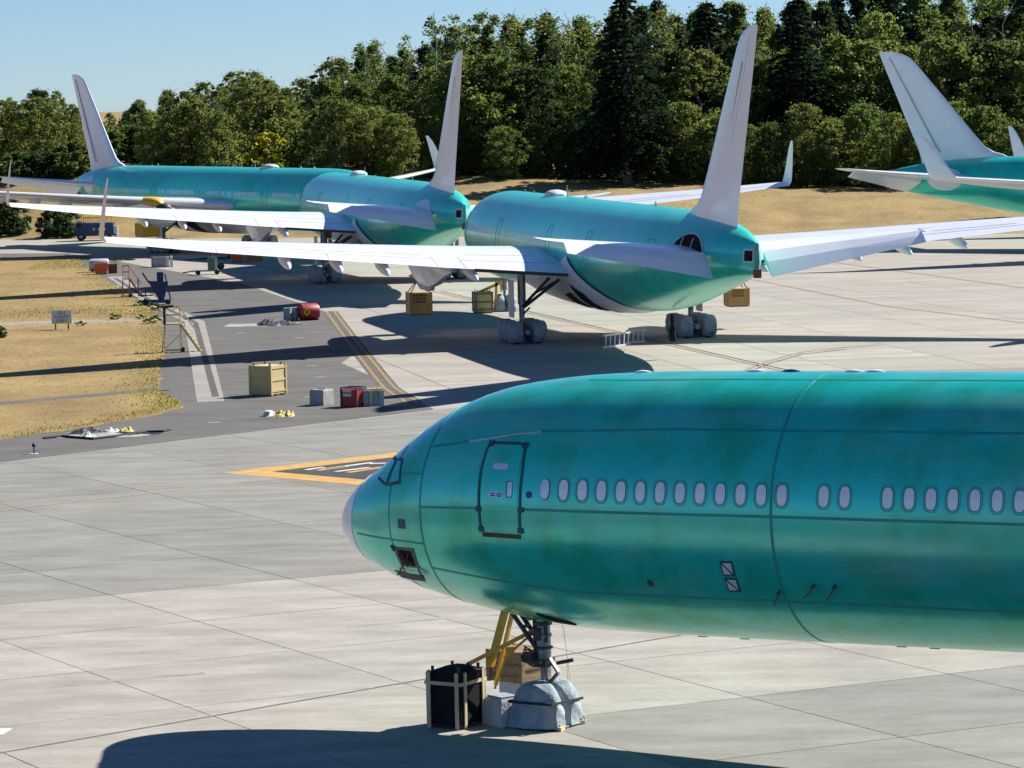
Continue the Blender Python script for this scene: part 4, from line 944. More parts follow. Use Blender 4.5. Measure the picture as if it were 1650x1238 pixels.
heap('tarp_pile', 'long dark sheeting and hoses lying behind the pale green machine', 'tarp pile', (340,420), 6.5, 7, .5, [('sheeting','tarp_dark',.9,.3,.5,0,0),('sheeting','tarp_grey',.5,.3,.5,-.2,.1),('sheeting','tarp_dark',.3,.3,.9,.32,.1)], 15)

# bins and boxes near the far grass corner
q = gp(155,441); t = thing('tank', 'grey-blue horizontal tank behind the red-orange bin', 'tank', (q.x, q.y+2.4, 0), R(5)); MB().lathe([(.3,-.9),(.55,-.85),(.58,-.6),(.58,.8),(.5,.9)], (0,0,.68), 'X', 18).build('tank', 'grey_skin', t, smooth=True, ang=40)
for sx in (-.6,.5): MB().box((sx,0,.1),(.15,.9,.2)).build('saddle', 'dark_metal', t)
def bin_(label, px, d, mt, rz, grp=None):
    q = gp(*px); t = thing('bin', label, 'bin', (q.x, q.y+d[1]/2, 0), rz, grp); x, y, z = d
    m = MB(); m.grid([[(sx*x/2*s, sy*y/2*s, zz) for sx, sy in ((-1,-1),(1,-1),(1,1),(-1,1))] for zz, s in ((.12,.82),(z-.1,1.0),(z-.1,1.06),(z,1.06),(z,.96),(.25,.8))], closed=True, capa=True, capb=True); m.build('tub', mt, t)
    for sx in (-1,1):
        for sy in (-1,1): MB().lathe([(.02,-.03),(.08,-.03),(.08,.03),(.02,.03)], (sx*x*.3, sy*y*.3, .08), 'Y', 10).build('caster', 'rubber', t)
    return t
bin_('red-orange plastic bin beside the brown box near the grass', (162,443), (1.25,1.1,1.0), 'orange_plastic', .1, 'red-orange bins'); bin_('red-orange bin next to the brown hanging crate', (381,423), (1.1,1.1,1.2), 'orange_plastic', .2, 'red-orange bins')
q = gp(181,441); t = thing('brown_box', 'low dark brown box right of the red-orange bin', 'box', (q.x, q.y+.5, 0), .1); MB().box((0,0,.4),(.8,.9,.8)).build('box', 'brown', t); MB().box((0,0,.82),(.86,.96,.05)).build('lid', 'dark_metal', t)
q = gp(258,431); t = thing('weight_stack', 'dark grey weights with pale ends standing alone on the far asphalt', 'weights', (q.x, q.y+.7, 0), .12)
for k in range(5): MB().box((-.72+.34*k,0,.48),(.31,1.1,.96)).build('weight', 'grey_block' if k < 4 else 'white_block', t); MB().box((-.72+.34*k,.1,.98),(.2,.5,.06)).build('weight_top', 'dark_metal', t)
MB().box((1.02,.05,.5),(.22,1.1,1.0)).build('end_block', 'white_block', t)
q = gp(336,443); t = thing('machine_cart', 'pale green machine on a low flat trailer with a drawbar', 'cart', (q.x, q.y+.6, 0), .15)
MB().box((-.2,0,.34),(2.6,1.0,.10)).build('deck', 'metal', t); MB().box((.3,0,.98),(.75,.8,1.15)).build('housing', 'green_machine', t); MB().box((.62,-.1,.95),(.24,.7,1.0)).build('panel', 'pale_green', t); MB().tube((.2,.1,1.5),(.2,.1,1.95),.06).build('exhaust', 'dark_metal', t); MB().lathe([(.1,-.2),(.34,-.2),(.34,.2),(.1,.2)], (1.05,0,.72), 'Y', 14).build('reel', 'rubber', t)
MB().bar((-1.4,0,.34),(-2.4,0,.2),.1).build('drawbar', 'dark_metal', t)
for sx in (-1.0,.7):
    for sy in (-.45,.45): MB().lathe([(.04,-.08),(.2,-.08),(.2,.08),(.04,.08)], (sx,sy,.2), 'Y', 12).build('wheel', 'rubber', t)

# ladders and maintenance stairs
def stand(name, label, px, mt, W_, D_, H_, rz, cage=True, dark=None):
    q = gp(*px); t = thing(name, label, 'maintenance stand', (q.x, q.y, 0), rz); r = .032
    MB().box((0,D_/2,H_),(W_,D_*.9,.08)).build('platform', mt, t)
    for sx in (-1,1):
        MB().tube((sx*W_/2,.05,H_),(sx*W_*.62-.1,-.1,0),r,n=6).build('leg', mt, t); MB().tube((sx*W_/2,D_*.95,H_),(sx*W_*.62,D_*1.1,0),r,n=6).build('leg', mt, t)
    MB().tube((-W_*.62,0,.12),(W_*.62,0,.12),r,n=6).tube((-W_*.62,D_,.12),(W_*.62,D_,.12),r,n=6).tube((-W_*.62,0,.12),(-W_*.62,D_,.12),r,n=6).build('base_frame', mt, t)
    MB().tube((-W_*.6,0,.2),(W_*.5,0,H_*.62),r*.8,n=6).build('brace', mt, t)
    st = MB()
    for k in range(8):
        f = k/7; st.box((W_/2+.1+f*H_*.62, D_*.4, H_*(1-f)*.93+.05),(.22,.62,.05))
    st.build('steps', mt, t)
    for sy in (D_*.4-.33, D_*.4+.33): MB().bar((W_/2,sy,H_),(W_/2+H_*.66,sy,.05),.06,.14).build('stringer', mt, t); MB().tube((W_/2,sy,H_+1.0),(W_/2+H_*.66,sy,1.0),r*.8,n=6).build('handrail', mt, t)
    m = MB()
    for sx in (-1,1):
        for y in (.05, D_*.95): m.tube((sx*W_/2,y,H_),(sx*W_/2,y,H_+1.05),r*.9,n=6)
    for zz in (.55,1.05):
        m.tube((-W_/2,D_*.95,H_+zz),(W_/2,D_*.95,H_+zz),r*.9,n=6); m.tube((-W_/2,.05,H_+zz),(W_/2,.05,H_+zz),r*.9,n=6); m.tube((-W_/2,.05,H_+zz),(-W_/2,D_*.95,H_+zz),r*.9,n=6)
    m.build('guard_rail', mt, t)
    if dark: MB().tube((-W_/2,.02,H_),(-W_/2,.02,H_+1.1),.085,n=8).tube((-W_/2,.02,H_+1.1),(W_*.1,.02,H_+1.12),.085,n=8).build('padded_rail', dark, t)
    MB().lathe([(.03,-.05),(.16,-.05),(.16,.05),(.03,.05)], (W_*.62,0,.16), 'Y', 10).build('caster', 'rubber', t)
    return t
stand('maintenance_stand', 'pale yellow maintenance stand with steps beside the drain strip', (279,568), 'pale_yellow', .95, 1.0, 1.75, .05, dark='strap')
stand('maintenance_stand', 'thin faded red maintenance ladder at the grass edge near the red-orange bin', (204,480), 'red_faded', .5, .7, 1.5, .1)
q = gp(250,492); t = thing('boarding_stair', 'dark blue mobile boarding stair on wheels at the grass edge', 'mobile stair', (q.x, q.y+.6, 0), .05)
MB().box((.15,0,.30),(2.0,1.2,.16)).build('chassis', 'blue_steel', t); MB().add([(-.55,-.3,1.85),(1.0,-.3,1.75),(.65,-.3,.4),(.25,-.3,.4),(-.55,.3,1.85),(1.0,.3,1.75),(.65,.3,.4),(.25,.3,.4)], [(0,1,2,3),(7,6,5,4),(0,4,5,1),(1,5,6,2),(2,6,7,3),(3,7,4,0)]).build('stair_body', 'blue_steel', t)
MB().box((.38,.1,2.05),(.5,.3,.9)).build('platform_box', 'blue_steel', t); MB().bar((-.45,-.3,1.7),(-.95,-.3,2.5),.12).build('handrail', 'blue_steel', t); MB().bar((.75,-.2,2.4),(1.15,-.2,.4),.10).build('handrail', 'blue_steel', t)
MB().tube((-1.3,-.3,.75),(-1.3,-.3,2.1),.05,n=6).tube((-1.3,-.3,.75),(-.2,-.3,.75),.05,n=6).tube((-.75,-.3,.75),(-.75,-.3,1.3),.05,n=6).build('guard_rail', 'blue_steel', t); MB().bar((-.8,-.55,.18),(.9,-.55,.18),.16,.1).build('outrigger', 'metal', t)
for sx in (-.7,.95):
    for sy in (-.55,.55): MB().lathe([(.05,-.1),(.2,-.1),(.2,.1),(.05,.1)], (sx,sy,.2), 'Y', 14).build('wheel', 'rubber', t)
def ladder(label, a, b, w, n=7):
    t = thing('ladder', label, 'ladder', a, 0, 'ladders lying between the two main gears'); d = b-a; s = Vector((.05, .1, w))
    for k in (0, 1): MB().bar(s*k+Vector((0,0,.06)), d+s*k+Vector((0,0,.06)), .07, .1).build('rail', 'primer_white', t)
    for i in range(n): MB().bar(d*((i+.5)/n)+Vector((0,0,.07)), d*((i+.5)/n)+s+Vector((0,0,.07)), .07, .05).build('rung', 'primer_white', t)
ladder('aluminium ladder lying nearest on the apron between the main gears', gp(972,562), gp(1016,556), .72, 6); ladder('aluminium ladder lying farther, overlapping the nearer one on the apron', gp(1008,554), gp(1040,552), .72, 4)
# tail prop hanging under A
w = world_of('A', 56.8, .3, 0); t = thing('tail_prop', 'black tail prop hanging under the rear belly beside the covered right main wheels', 'prop', (w.x, w.y, 0)); MB().tube((0,0,1.35),(0,0,2.6),.08).build('rod', 'black', t); MB().grid([[(.22*r*math.cos(k*PI/5), .22*r*math.sin(k*PI/5), z) for k in range(10)] for z, r in ((1.0,.7),(1.2,1.0),(1.5,.8),(1.75,.9),(1.9,.4))], closed=True, capa=True, capb=True).build('pad', 'black', t, smooth=True)
# sign
q = gp(100,532); t = thing('sign', 'white sign reading IDLE THRUST ONLY standing on two posts in the dry grass', 'sign', (q.x, q.y, .03), R(-2))
MB().box((0,0,.87),(1.32,.06,.86)).build('board', 'sign_white', t); MB().box((0,.0,.87),(1.38,.045,.92)).build('border', 'grey_skin', t)
for sx in (-.45,.45): MB().box((sx,.05,.25),(.09,.05,.62)).build('post', 'brown', t)
for i, s_ in enumerate(('IDLE', 'THRUST', 'ONLY')): text_obj('lettering', s_, .29, 'blue_steel', t, (0, -.034, 1.14-.27*i), (R(90), 0, 0))
# little marker
q = gp(55,732); t = thing('edge_marker', 'small dark edge light on a short stake at the asphalt edge', 'marker', (q.x, q.y, .006)); MB().tube((0,0,0),(0,0,.32),.03,n=8).build('stake', 'dark_metal', t); MB().lathe([(.03,.3),(.09,.34),(.09,.42),(.03,.5)], (0,0,0), 'Z', 10).build('lamp', 'dark_metal', t); MB().lathe([(.2,0),(.2,.02)], (0,0,0), 'Z', 12).build('base', 'white_block', t)
# blue truck at the far left
q = gp(150,388); t = thing('truck', 'dark blue service truck with a yellow railing beside the far left bush', 'truck', (q.x, q.y+1.0, 0), .03)
MB().box((.5,0,1.35),(3.6,2.1,1.3)).build('body', 'truck_blue', t); MB().grid([[(-2.0,y,.55) for y in (-1,1)]+[(-2.0,y,.55) for y in ()], [(-2.05,y,1.3) for y in (-1,1)], [(-1.75,y,2.05) for y in (-.95,.95)], [(-.95,y,2.1) for y in (-.95,.95)], [(-.85,y,.55) for y in (-1,1)]]).build('cab', 'truck_blue', t)
MB().box((-1.42,0,1.3),(1.15,1.98,1.45)).build('cab_body', 'truck_blue', t); MB().box((-1.4,-1.0,1.72),(.8,.03,.45)).build('cab_window', 'hole', t); MB().box((.25,0,.62),(4.6,1.6,.2)).build('chassis', 'dark_metal', t)
for sx in (-1.4,1.5):
    for sy in (-.9,.9):
        w_ = MB().lathe([(.2,-.15),(.45,-.15),(.45,.15),(.2,.15)], (sx,sy,.45), 'Y', 18).build('wheel', 'rubber', t, smooth=True, ang=40); MB().lathe([(.02,-.16),(.2,-.16),(.2,.16),(.02,.16)], (sx,sy,.45), 'Y', 14).build('rim', 'metal', w_)
for k in range(3): MB().lathe([(.05,0),(.13,0),(.13,.03),(.05,.03)], (.1+.6*k,-1.09,1.3), 'Y', 12).build('body_mark', 'white_block', t)
rl = MB()
for sx in (-1.2,-.3,.6,1.5,2.2):
    for sy in (-.95,.95): rl.tube((sx,sy,2.0),(sx,sy,3.3),.06,n=6)
for zz in (2.6,3.3):
    for sy in (-.95,.95): rl.tube((-1.2,sy,zz),(2.2,sy,zz),.06,n=6)
rl.build('railing', 'bright_yellow', t); MB().box((2.55,-.3,1.0),(.45,.9,1.2)).build('rear_cabinet', 'grey_skin', t)
q = gp(281,378); t = thing('tool_cabinet', 'dark steel cabinet under the far left airliner beside its main gear', 'cabinet', (q.x, q.y+.5, 0), .05); MB().box((0,0,.42),(1.7,.8,.72)).build('cabinet', 'dark_metal', t); MB().box((0,0,.8),(1.76,.86,.06)).build('top', 'grey_skin', t)
q = gp(330,378); t = thing('baggage_cart', 'long low flat trailer with rails parked under the far left airliner', 'trailer', (q.x, q.y+.6, 0), .03); MB().box((0,0,.55),(5.2,1.5,.12)).build('deck', 'old_wood', t)
m = MB()
for k in range(7): m.tube((-2.5+.83*k,-.7,.6),(-2.5+.83*k,-.7,1.25),.04,n=6)
m.tube((-2.5,-.7,1.25),(2.5,-.7,1.2),.05,n=6); m.build('side_rail', 'brown', t)
for sx in (-1.8,1.8):
    for sy in (-.65,.65): MB().lathe([(.05,-.1),(.26,-.1),(.26,.1),(.05,.1)], (sx,sy,.26), 'Y', 14).build('wheel', 'rubber', t)
for k in range(2): MB().box((.7+.9*k,0,.85),(.7,1.0,.45)).build('load', 'dark_metal', t)

# ================================================================== VEGETATION
def quads_mesh(name, P, U, V, mt):
    """P, U, V: arrays of centres and half-edges of small leaf faces"""
    P, U, V = (np.asarray(x, dtype=np.float32) for x in (P, U, V)); n = len(P)
    co = np.empty((n, 4, 3), np.float32); co[:,0] = P-U*.5-V; co[:,1] = P+U-V*.35; co[:,2] = P+U*.5+V; co[:,3] = P-U+V*.35
    me = bpy.data.meshes.new(name); me.vertices.add(n*4); me.vertices.foreach_set('co', co.ravel())
    me.loops.add(n*4); me.loops.foreach_set('vertex_index', np.arange(n*4, dtype=np.int32)); me.polygons.add(n); me.polygons.foreach_set('loop_start', np.arange(0, n*4, 4, dtype=np.int32))
    me.materials.append(MATS[mt]); me.update(calc_edges=True); return me
def leaf_cloud(rs, C, rad, n, size, flat=.75):
    """n leaf faces in clumps round centres C with radii rad"""
    k = rs.integers(0, len(C), n); d = rs.normal(size=(n, 3)); d /= np.linalg.norm(d, axis=1)[:, None]; r = rs.random(n)**.45
    P = C[k]+d*(r*rad[k])[:, None]*np.array([1, 1, flat])
    u = rs.normal(size=(n, 3)); u[:, 2] *= .6; u /= np.linalg.norm(u, axis=1)[:, None]; w = rs.normal(size=(n, 3)); v = np.cross(u, w); v /= np.linalg.norm(v, axis=1)[:, None]
    s = size*rs.uniform(.6, 1.3, n)[:, None]; return P, u*s, v*s*.8
def trunk_mesh(rs, H, r, limbs, spread, mt, z0=.25):
    m = MB(); pts = [Vector((0, 0, -.3))]
    for i in range(1, 7): pts.append(Vector((rs.normal()*H*.012*i, rs.normal()*H*.012*i, H*i/6)))
    rr = [r*(1-.86*i/6) for i in range(7)]
    for i in range(6): m.tube(pts[i], pts[i+1], rr[i], rr[i+1], n=7, cap=False)
    for k in range(limbs):
        f = z0+(.95-z0)*(k+.5)/limbs; i = min(5, int(f*6)); p = pts[i].lerp(pts[i+1], f*6-i); an = k*2.4+rs.normal()*.3; L = spread*(1.05-f*.75)*rs.uniform(.7, 1.1)
        e = p+Vector((math.cos(an)*L, math.sin(an)*L, L*rs.uniform(.25, .7))); mid = p.lerp(e, .5)+Vector((0, 0, -L*.05)); m.tube(p, mid, r*.3*(1-f*.6), r*.2*(1-f*.6), n=5, cap=False); m.tube(mid, e, r*.2*(1-f*.6), r*.05, n=5, cap=False)
    return m.mesh('trunk', mt, smooth=True, fixn=False)
def broadleaf(seed, H, Wd, mt, n, size, low=.12, clumps=70, tall=False, bark='bark'):
    rs = np.random.default_rng(seed); C = []; rad = []
    lob = rs.uniform(0, 6.28, 4)
    while len(C) < clumps:
        t = rs.random(); z = low+(1-low)*t
        prof = (math.sin(math.pi*min(1, .16+.80*t))**.65 if not tall else (math.sin(math.pi*(.12+.85*t))**.8)*(.6+.4*(1-t)))
        an = rs.uniform(0, 6.28); wob = 1+.22*math.sin(2*an+lob[0]+3*t)+.18*math.sin(3*an+lob[1]-5*t)
        q = rs.random()**.42; R_ = Wd/2*prof*wob*q
        C.append((R_*math.cos(an), R_*math.sin(an), H*z-.02*H)); rad.append(Wd*rs.uniform(.05, .115)*(1.15-.5*t))
    C = np.array(C); rad = np.array(rad); P, U, V = leaf_cloud(rs, C, rad, n, size)
    # loose sprays breaking the outline
    m2 = n//5; P2 = C[rs.integers(0, clumps, m2)]+rs.normal(size=(m2, 3))*Wd*np.array([.055, .055, .05]); _, U2, V2 = leaf_cloud(rs, C, rad, m2, size*.8)
    P = np.vstack([P, P2]); U = np.vstack([U, U2]); V = np.vstack([V, V2])
    P[:, 2] = np.maximum(P[:, 2], .1)
    return trunk_mesh(rs, H*.9, .022*H, 9, Wd*.42, bark, .2), quads_mesh('crown', P, U, V, mt)
def sparse_tree(seed, H, mt):
    rs = np.random.default_rng(seed); C = []; rad = []
    for k in range(34):
        t = rs.uniform(.25, 1.0); an = rs.uniform(0, 6.28); r = H*.11*(1.15-t)*rs.uniform(.3, 1.1)+.2; C.append((r*math.cos(an), r*math.sin(an), H*t*.97)); rad.append(.55+.5*rs.random())
    P, U, V = leaf_cloud(rs, np.array(C), np.array(rad), 900, .17)
    return trunk_mesh(rs, H, .009*H, 26, H*.15, 'pale_bark', .18), quads_mesh('crown', P, U, V, mt)
def conifer(seed, H, Wd, n, mt='needles'):
    rs = np.random.default_rng(seed); P = []; U = []; V = []
    lev = 34
    for i in range(lev):
        t = .10+.88*i/lev; z = H*t; Rb = Wd/2*(1-t)**.72*rs.uniform(.75, 1.12)+.12; nb = max(4, int(9*(1-t)+4))
        for b in range(nb):
            if rs.random() < .10: continue
            an = 2*math.pi*(b+rs.random()*.7)/nb+i; L = Rb*rs.uniform(.7, 1.15); k = max(5, int(n/(lev*8)*(.4+L/Wd*2)))
            s = rs.random(k)**.7; d = np.array([math.cos(an), math.sin(an), 0]); sd_ = np.array([-math.sin(an), math.cos(an), 0])
            lat = rs.normal(size=k)*.22*L*(1.1-s); zz = z+.10*L*np.sin(s*2.2)-.42*L*s**2-np.abs(lat)*.35+rs.normal(size=k)*.12
            P.append(d*(s*L)[:, None]+sd_*lat[:, None]+np.c_[np.zeros(k), np.zeros(k), zz])
            sz_ = .27*rs.uniform(.6, 1.2, k)[:, None]; u = d+rs.normal(size=(k, 3))*.5; u /= np.linalg.norm(u, axis=1)[:, None]; w = rs.normal(size=(k, 3)); w[:, 2] -= .8; v = np.cross(u, np.cross(w, u)); v /= np.linalg.norm(v, axis=1)[:, None]+1e-6
            U.append(u*sz_); V.append(v*sz_*.55)
    m = MB(); m.tube((0,0,-.3),(0,0,H*.5),.018*H,.012*H,n=8,cap=False); m.tube((0,0,H*.5),(0,0,H*.99),.012*H,.02,n=7,cap=False)
    return m.mesh('trunk', 'bark', smooth=True, fixn=False), quads_mesh('crown', np.vstack(P), np.vstack(U), np.vstack(V), mt)
PROTO = {}
for k in range(4): PROTO['front', k] = broadleaf(10+k, 11, 8.2, ('leaf_mid','leaf_olive','leaf_mid','leaf_olive')[k], 12000, .135, .05, 260)
for k in range(4): PROTO['mid', k] = broadleaf(30+k, 16, 8.8, ('leaf_dark','leaf_mid','leaf_mid','leaf_olive')[k], 14000, .145, .10, 280)
for k in range(3): PROTO['tall', k] = broadleaf(50+k, 22, 8.5, ('leaf_dark','leaf_mid','leaf_mid')[k], 15000, .155, .18, 300, tall=True)
for k in range(4): PROTO['sparse', k] = sparse_tree(70+k, 20, ('leaf_olive','leaf_mid')[k % 2])
for k in range(3): PROTO['fir', k] = conifer(90+k, 26, (12.5, 10.5, 9.0)[k], 14000)
PROTO['yellow', 0] = broadleaf(120, 10, 7, 'leaf_yellow', 4500, .22, .05, 60); PROTO['shrub', 0] = broadleaf(130, 3.2, 4.2, 'leaf_mid', 7000, .12, .0, 130); PROTO['shrub', 1] = broadleaf(131, 3.0, 4.6, 'leaf_dark', 7000, .12, .0, 130)
PROTO['weed', 0] = broadleaf(140, .5, 1.1, 'leaf_weed', 350, .06, .0, 14)
for key, (tm, cm) in PROTO.items(): tm.name = 'trunk_mesh'; cm.name = 'crown_mesh'
TOPZ = {'front': 11, 'mid': 16, 'tall': 22, 'sparse': 20, 'fir': 26, 'yellow': 10, 'shrub': 3.1, 'weed': .5}
def plant(kind, k, x, y, h, wide, label, cat='tree', group=None, name=None, rz=0.0):
    tm, cm = PROTO[kind, k]; s = h/TOPZ[kind]
    t = thing(name or {'fir': 'conifer', 'shrub': 'shrub', 'weed': 'weed'}.get(kind, 'broadleaf_tree'), label, cat, (x, y, terrain_z(x, y) if y > 380 else .03), rz, group); t.scale = (s*wide, s*wide, s)
    link('stem' if kind in ('shrub', 'weed') else 'trunk', tm, t); link('crown' if kind not in ('weed',) else 'leaves', cm, t); return t
def ztop(v, u, y):  # height above ground zero of a point seen at pixel row v in column u at distance y
    return at(u, v, y).z
OUT = [(-40,168),(0,160),(20,155),(60,150),(90,142),(110,140),(132,165),(150,178),(224,172),(240,158),(262,150),(290,138),(330,126),(380,118),(430,110),(460,124),(490,120),(530,102),(560,86),(600,80),(640,84),(680,72),(720,46),(760,36),(800,28),(860,24),(920,32),(960,22),(1000,12),(1060,6),(1110,10),(1150,2),(1200,-8),(1240,10),(1300,-10),(1360,-20),(1420,-26),(1500,-22),(1560,-18),(1600,-10),(1640,-26),(1720,-26)]
def outline(u):
    for (a, va), (b, vb) in zip(OUT[:-1], OUT[1:]):
        if a <= u <= b: return va+(vb-va)*(u-a)/(b-a)
    return OUT[-1][1]
rt = random.Random(77)
def zone(u):
    if u < 150: return 'left of the far left fin'
    if u < 480: return 'behind the far left fuselage'
    if u < 740: return 'left of the shorter leaning fin'
    if u < 960: return 'between the two leaning fins'
    if u < 1200: return 'just left of the tallest fin'
    if u < 1420: return 'just right of the tallest fin'
    return 'behind the side-on right fin'
DESC = {'front': ('leafy front-rank tree', 'front rank trees %s'), 'mid': ('dense middle-rank tree', 'middle rank trees %s'), 'tall': ('tall dark back-rank tree', 'tall back rank trees %s'), 'sparse': ('thin twiggy skyline tree', 'thin skyline trees %s')}
GROVE = {}
NTH = ('leftmost','second','third','fourth','fifth','sixth','seventh','eighth','ninth','tenth','eleventh','twelfth','thirteenth','fourteenth')
def grove(kind, u, y, vtop, wide):
    k = rt.randrange(len([1 for q in PROTO if q[0] == kind]))
    if u < 720 and kind in ('mid', 'front') and rt.random() < .75: k = (1, 3)[rt.randrange(2)]
    x = (u-825)/CAM_F*y
    zg = terrain_z(x, y); h = ztop(vtop, u, y)-zg
    if h < 3: return
    zn = zone(u); GROVE.setdefault((kind, zn), []).append((u, plant(kind, k, x, y, h, wide, None, 'tree', DESC[kind][1] % zn, rz=rt.uniform(0, 6.28))))
def front_top(u):
    o = outline(u)
    if u < 160: return o+22
    if u < 480: return o+28
    if u < 700: return o+70+(u-480)*.12
    if u < 1250: return 178
    return 168
# front rank
u = -30
while u < 1700:
    if not 166 < u < 232:
        yb_ = 452 if u > 232 else 474
        if u > 1100: yb_ = 443
        grove('front', u+rt.uniform(-8, 8), yb_+rt.uniform(-4, 8), front_top(u)+rt.uniform(-16, 30), rt.uniform(.95, 1.25))
    u += rt.uniform(40, 58)
# second rank
u = -30
while u < 1700:
    if not 150 < u < 240:
        y = (466 if u > 240 else 488)+rt.uniform(-4, 6); o = outline(u)
        v = o+max(10, (front_top(u)-o)*.45)+rt.uniform(-14, 14); grove('mid' if rt.random() < .75 else 'front', u, y, v, rt.uniform(.9, 1.2))
    u += rt.uniform(46, 64)
# back ranks to the skyline
u = 232
while u < 1700:
    y = 486+rt.uniform(-6, 10); o = outline(u)
    kind = 'mid' if u < 560 else 'tall'
    grove(kind, u, y, o+rt.uniform(-4, 12 if u < 560 else 16), rt.uniform(.9, 1.2)); u += rt.uniform(42, 58)
u = 560
while u < 1700:
    grove('tall', u, 506+rt.uniform(-6, 10), outline(u)+rt.uniform(-14, 16), rt.uniform(1.0, 1.3)); u += rt.uniform(50, 66)
for u in (-20, 30, 75, 104, 128): grove('mid', u, 500, outline(u)+rt.uniform(-2, 8), rt.uniform(.7, .95))
# thin skyline trees
for u, v in ((545,88),(590,66),(622,60),(668,50),(705,22),(722,34),(742,18),(762,30),(785,14),(812,18),(838,14),(862,24),(888,14),(905,20),(925,30),(950,18),(975,26),(1075,6),(1090,14),(1240,4),(1560,-10),(1590,-16),(1620,-12),(1640,-20)): grove('sparse', u, 480+rt.uniform(-4, 8), v, rt.uniform(1.0, 1.3))
# the dark conifers that stand out
for k, u, y, v, wd, lb in ((0,1018,447,-22,1.5,'broad black-green conifer on the skyline left of the tallest leaning fin'), (1,1296,462,-30,1.35,'dark conifer with a bare lower trunk right of the tallest leaning fin'), (2,1358,486,-44,1.3,'tall narrow conifer running out of the top edge above the side-on fin tip'), (1,1150,470,-6,1.7,'dark round-shouldered conifer just left of the tallest leaning fin tip')):
    x = (u-825)/CAM_F*y; plant('fir', k, x, y, ztop(v, u, y)-terrain_z(x, y), wd, lb, 'conifer', rz=k+u)
for u, y, v, h_, lb in ((440,446,212,7,'bright yellow-green bush glowing in front of the dark forest edge'), (1420,476,20,14,'yellowing broadleaf tree crown above the side-on fin tip')):
    x = (u-825)/CAM_F*y; hh = ztop(v, u, y)-terrain_z(x, y); plant('yellow' if u < 1000 else 'front', 0 if u < 1000 else 1, x, y, hh, 1.1 if u < 1000 else .7, lb, 'tree')
for u, y, v, lb in ((188,600,182,'small round tree on the distant dry slope just right of the far left fin'), (216,606,178,'rounder distant tree on the dry slope left of the forest edge'), (236,600,160,'slim bright green tree at the left end of the forest edge')):
    x = (u-825)/CAM_F*y; plant('front', 0 if u < 200 else 2, x, y, max(3, ztop(v, u, y)-terrain_z(x, y)), .9, lb, 'tree')
for (kind, zn), L_ in GROVE.items():
    for i, (u, t) in enumerate(sorted(L_, key=lambda q: q[0])):
        t['label'] = ('%s %s' % (DESC[kind][0], zn)) if len(L_) == 1 else '%s %s %s' % (NTH[min(i, 13)]+('' if i == 0 else ' from left,'), DESC[kind][0], zn)
def shrub(k, u, v, h, wd, lb):
    y = 380.0
    while y < 900:
        p = at(u, v, y)
        if p.z <= terrain_z(p.x, y): break
        y += .5
    x = at(u, v, y).x; plant('shrub', k, x, y, h, wd, lb, 'shrub')
shrub(1, 10, 378, 4.2, 1.0, 'dark green bush cut by the left edge of the picture at the apron edge'); shrub(1, 96, 382, 3.4, 1.15, 'wide dark green bush at the apron edge just left of the blue truck')
shrub(0, 205, 258, 4.5, 1.1, 'brownish brush on the slope right of the far left fin'); shrub(0, 180, 262, 4.0, 1.1, 'brush on the slope touching the leading edge of the far left fin'); shrub(1, 218, 250, 5.0, 1.0, 'taller brush high on the slope right of the far left fin'); shrub(1, 60, 290, 3.6, 1.3, 'low brush at the foot of the far left trees'); shrub(0, 115, 284, 4.2, 1.3, 'low brush left of the foot of the far left fin'); shrub(0, 25, 292, 3.4, 1.2, 'low brush below the trees at the left edge'); shrub(1, 232, 262, 5.0, .9, 'green brush at the foot of the forest on the left slope')
for i, (u, v, lb) in enumerate(((130,526,'green weed clump right of the white sign'), (232,492,'green weed patch at the grass edge below the blue stair'), (250,522,'dark weed clump at the grass corner left of the yellow stand'), (228,515,'low weed on the gravel path end'), (183,516,'small weed on the gravel path edge'), (246,500,'yellowish weed at the grass edge under the blue stair'), (262,500,'small weed beside the drain strip near the yellow stand'))):
    q = gp(u, v); plant('weed', 0, q.x, q.y, (.30+.10*(i % 3)), 1.5, lb, 'weed', rz=i)
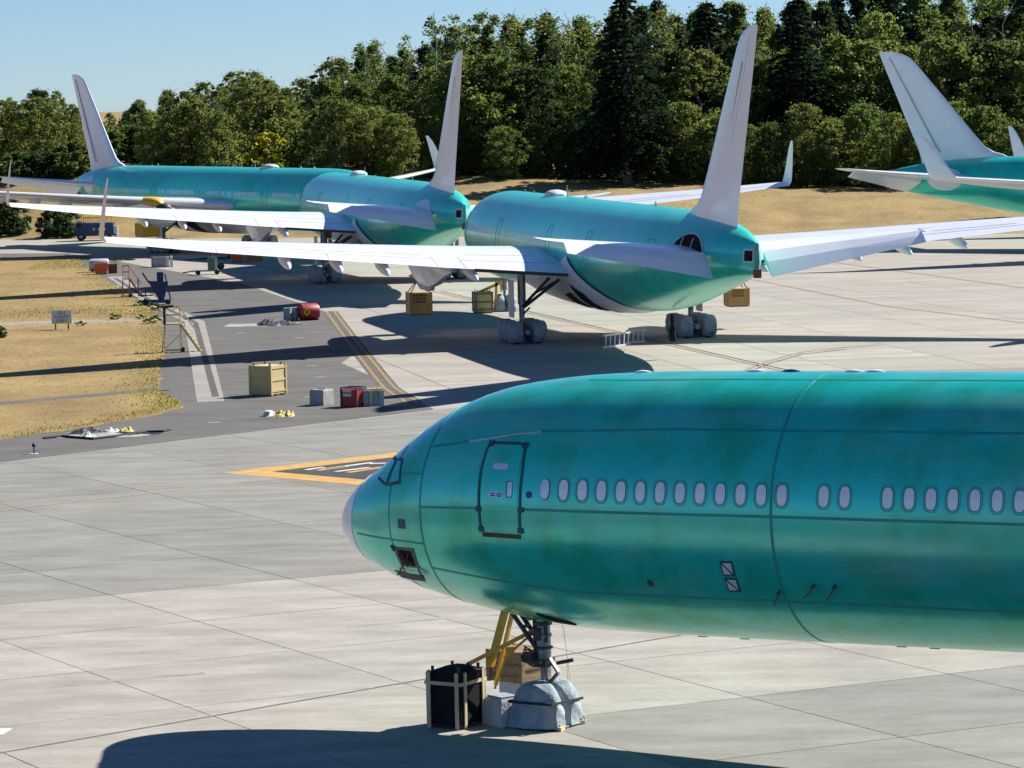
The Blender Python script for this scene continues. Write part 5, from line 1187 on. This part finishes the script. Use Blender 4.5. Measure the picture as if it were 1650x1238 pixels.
q = gp(4, 545); plant('shrub', 1, q.x-.3, q.y, .8, 1.1, 'low dark bush at the left edge of the dry grass', 'shrub')

def tufts(name, mt, n, region, size, seed):
    rs = np.random.default_rng(seed); P = region(rs, n); n = len(P); an = rs.uniform(0, 6.28, n); s = size*rs.uniform(.5, 1.4, n)
    U = np.c_[np.cos(an)*s*.5, np.sin(an)*s*.5, np.zeros(n)]; V = np.c_[rs.normal(size=n)*s*.3, rs.normal(size=n)*s*.3, s]
    P[:, 2] += s*.9
    return tag(link(name, quads_mesh(name, P, U, V, mt)), 'short ' + ('dry straw-coloured grass on the bank and the island' if mt == 'straw' else 'green grass along the island edges'), 'grass', kind='stuff')
def reg_island(rs, n):
    x = rs.uniform(-60, -16, n*2); y = rs.uniform(150, 367, n*2); k = [i for i in range(n*2) if inside(x[i], y[i], GRASS) and abs(x[i]) < y[i]*.146+2]
    return np.c_[x[k], y[k], np.full(len(k), .03)]
def reg_bank(rs, n):
    u = rs.uniform(-.147, .147, n); y = rs.uniform(372, 470, n); x = u*y; k = [i for i in range(n) if y[i] > far_y(x[i])+.6]
    return np.c_[x[k], y[k], [terrain_z(x[i], y[i]) for i in k]]
def reg_edge(rs, n):
    E = [(-44.2,365),(-36.2,320),(-31,293),(-26.4,266),(-23.5,243),(-22.0,228),(-20.4,208),(-19.2,194),(-17.4,186.5),(-16.8,182),(-19.6,174),(-23.9,166.6)]; out = []
    for _ in range(n):
        i = rs.integers(0, len(E)-1); t = rs.random(); d = abs(rs.normal())*1.1; out.append((E[i][0]+(E[i+1][0]-E[i][0])*t-d, E[i][1]+(E[i+1][1]-E[i][1])*t, .03))
    for _ in range(n//2): out.append((rs.uniform(-40, -25), 268+rs.normal()*4, .03)); out.append((rs.uniform(-46, -38), 350+rs.normal()*7, .03))
    return np.array(out)
tufts('dry_grass', 'straw', 30000, reg_island, .03, 1); tufts('dry_grass', 'straw', 40000, reg_bank, .05, 2); tufts('green_grass', 'leaf_verge', 4200, reg_edge, .05, 3)
S.render.resolution_x = 1024; S.render.resolution_y = 768
print('objects', len(bpy.data.objects))
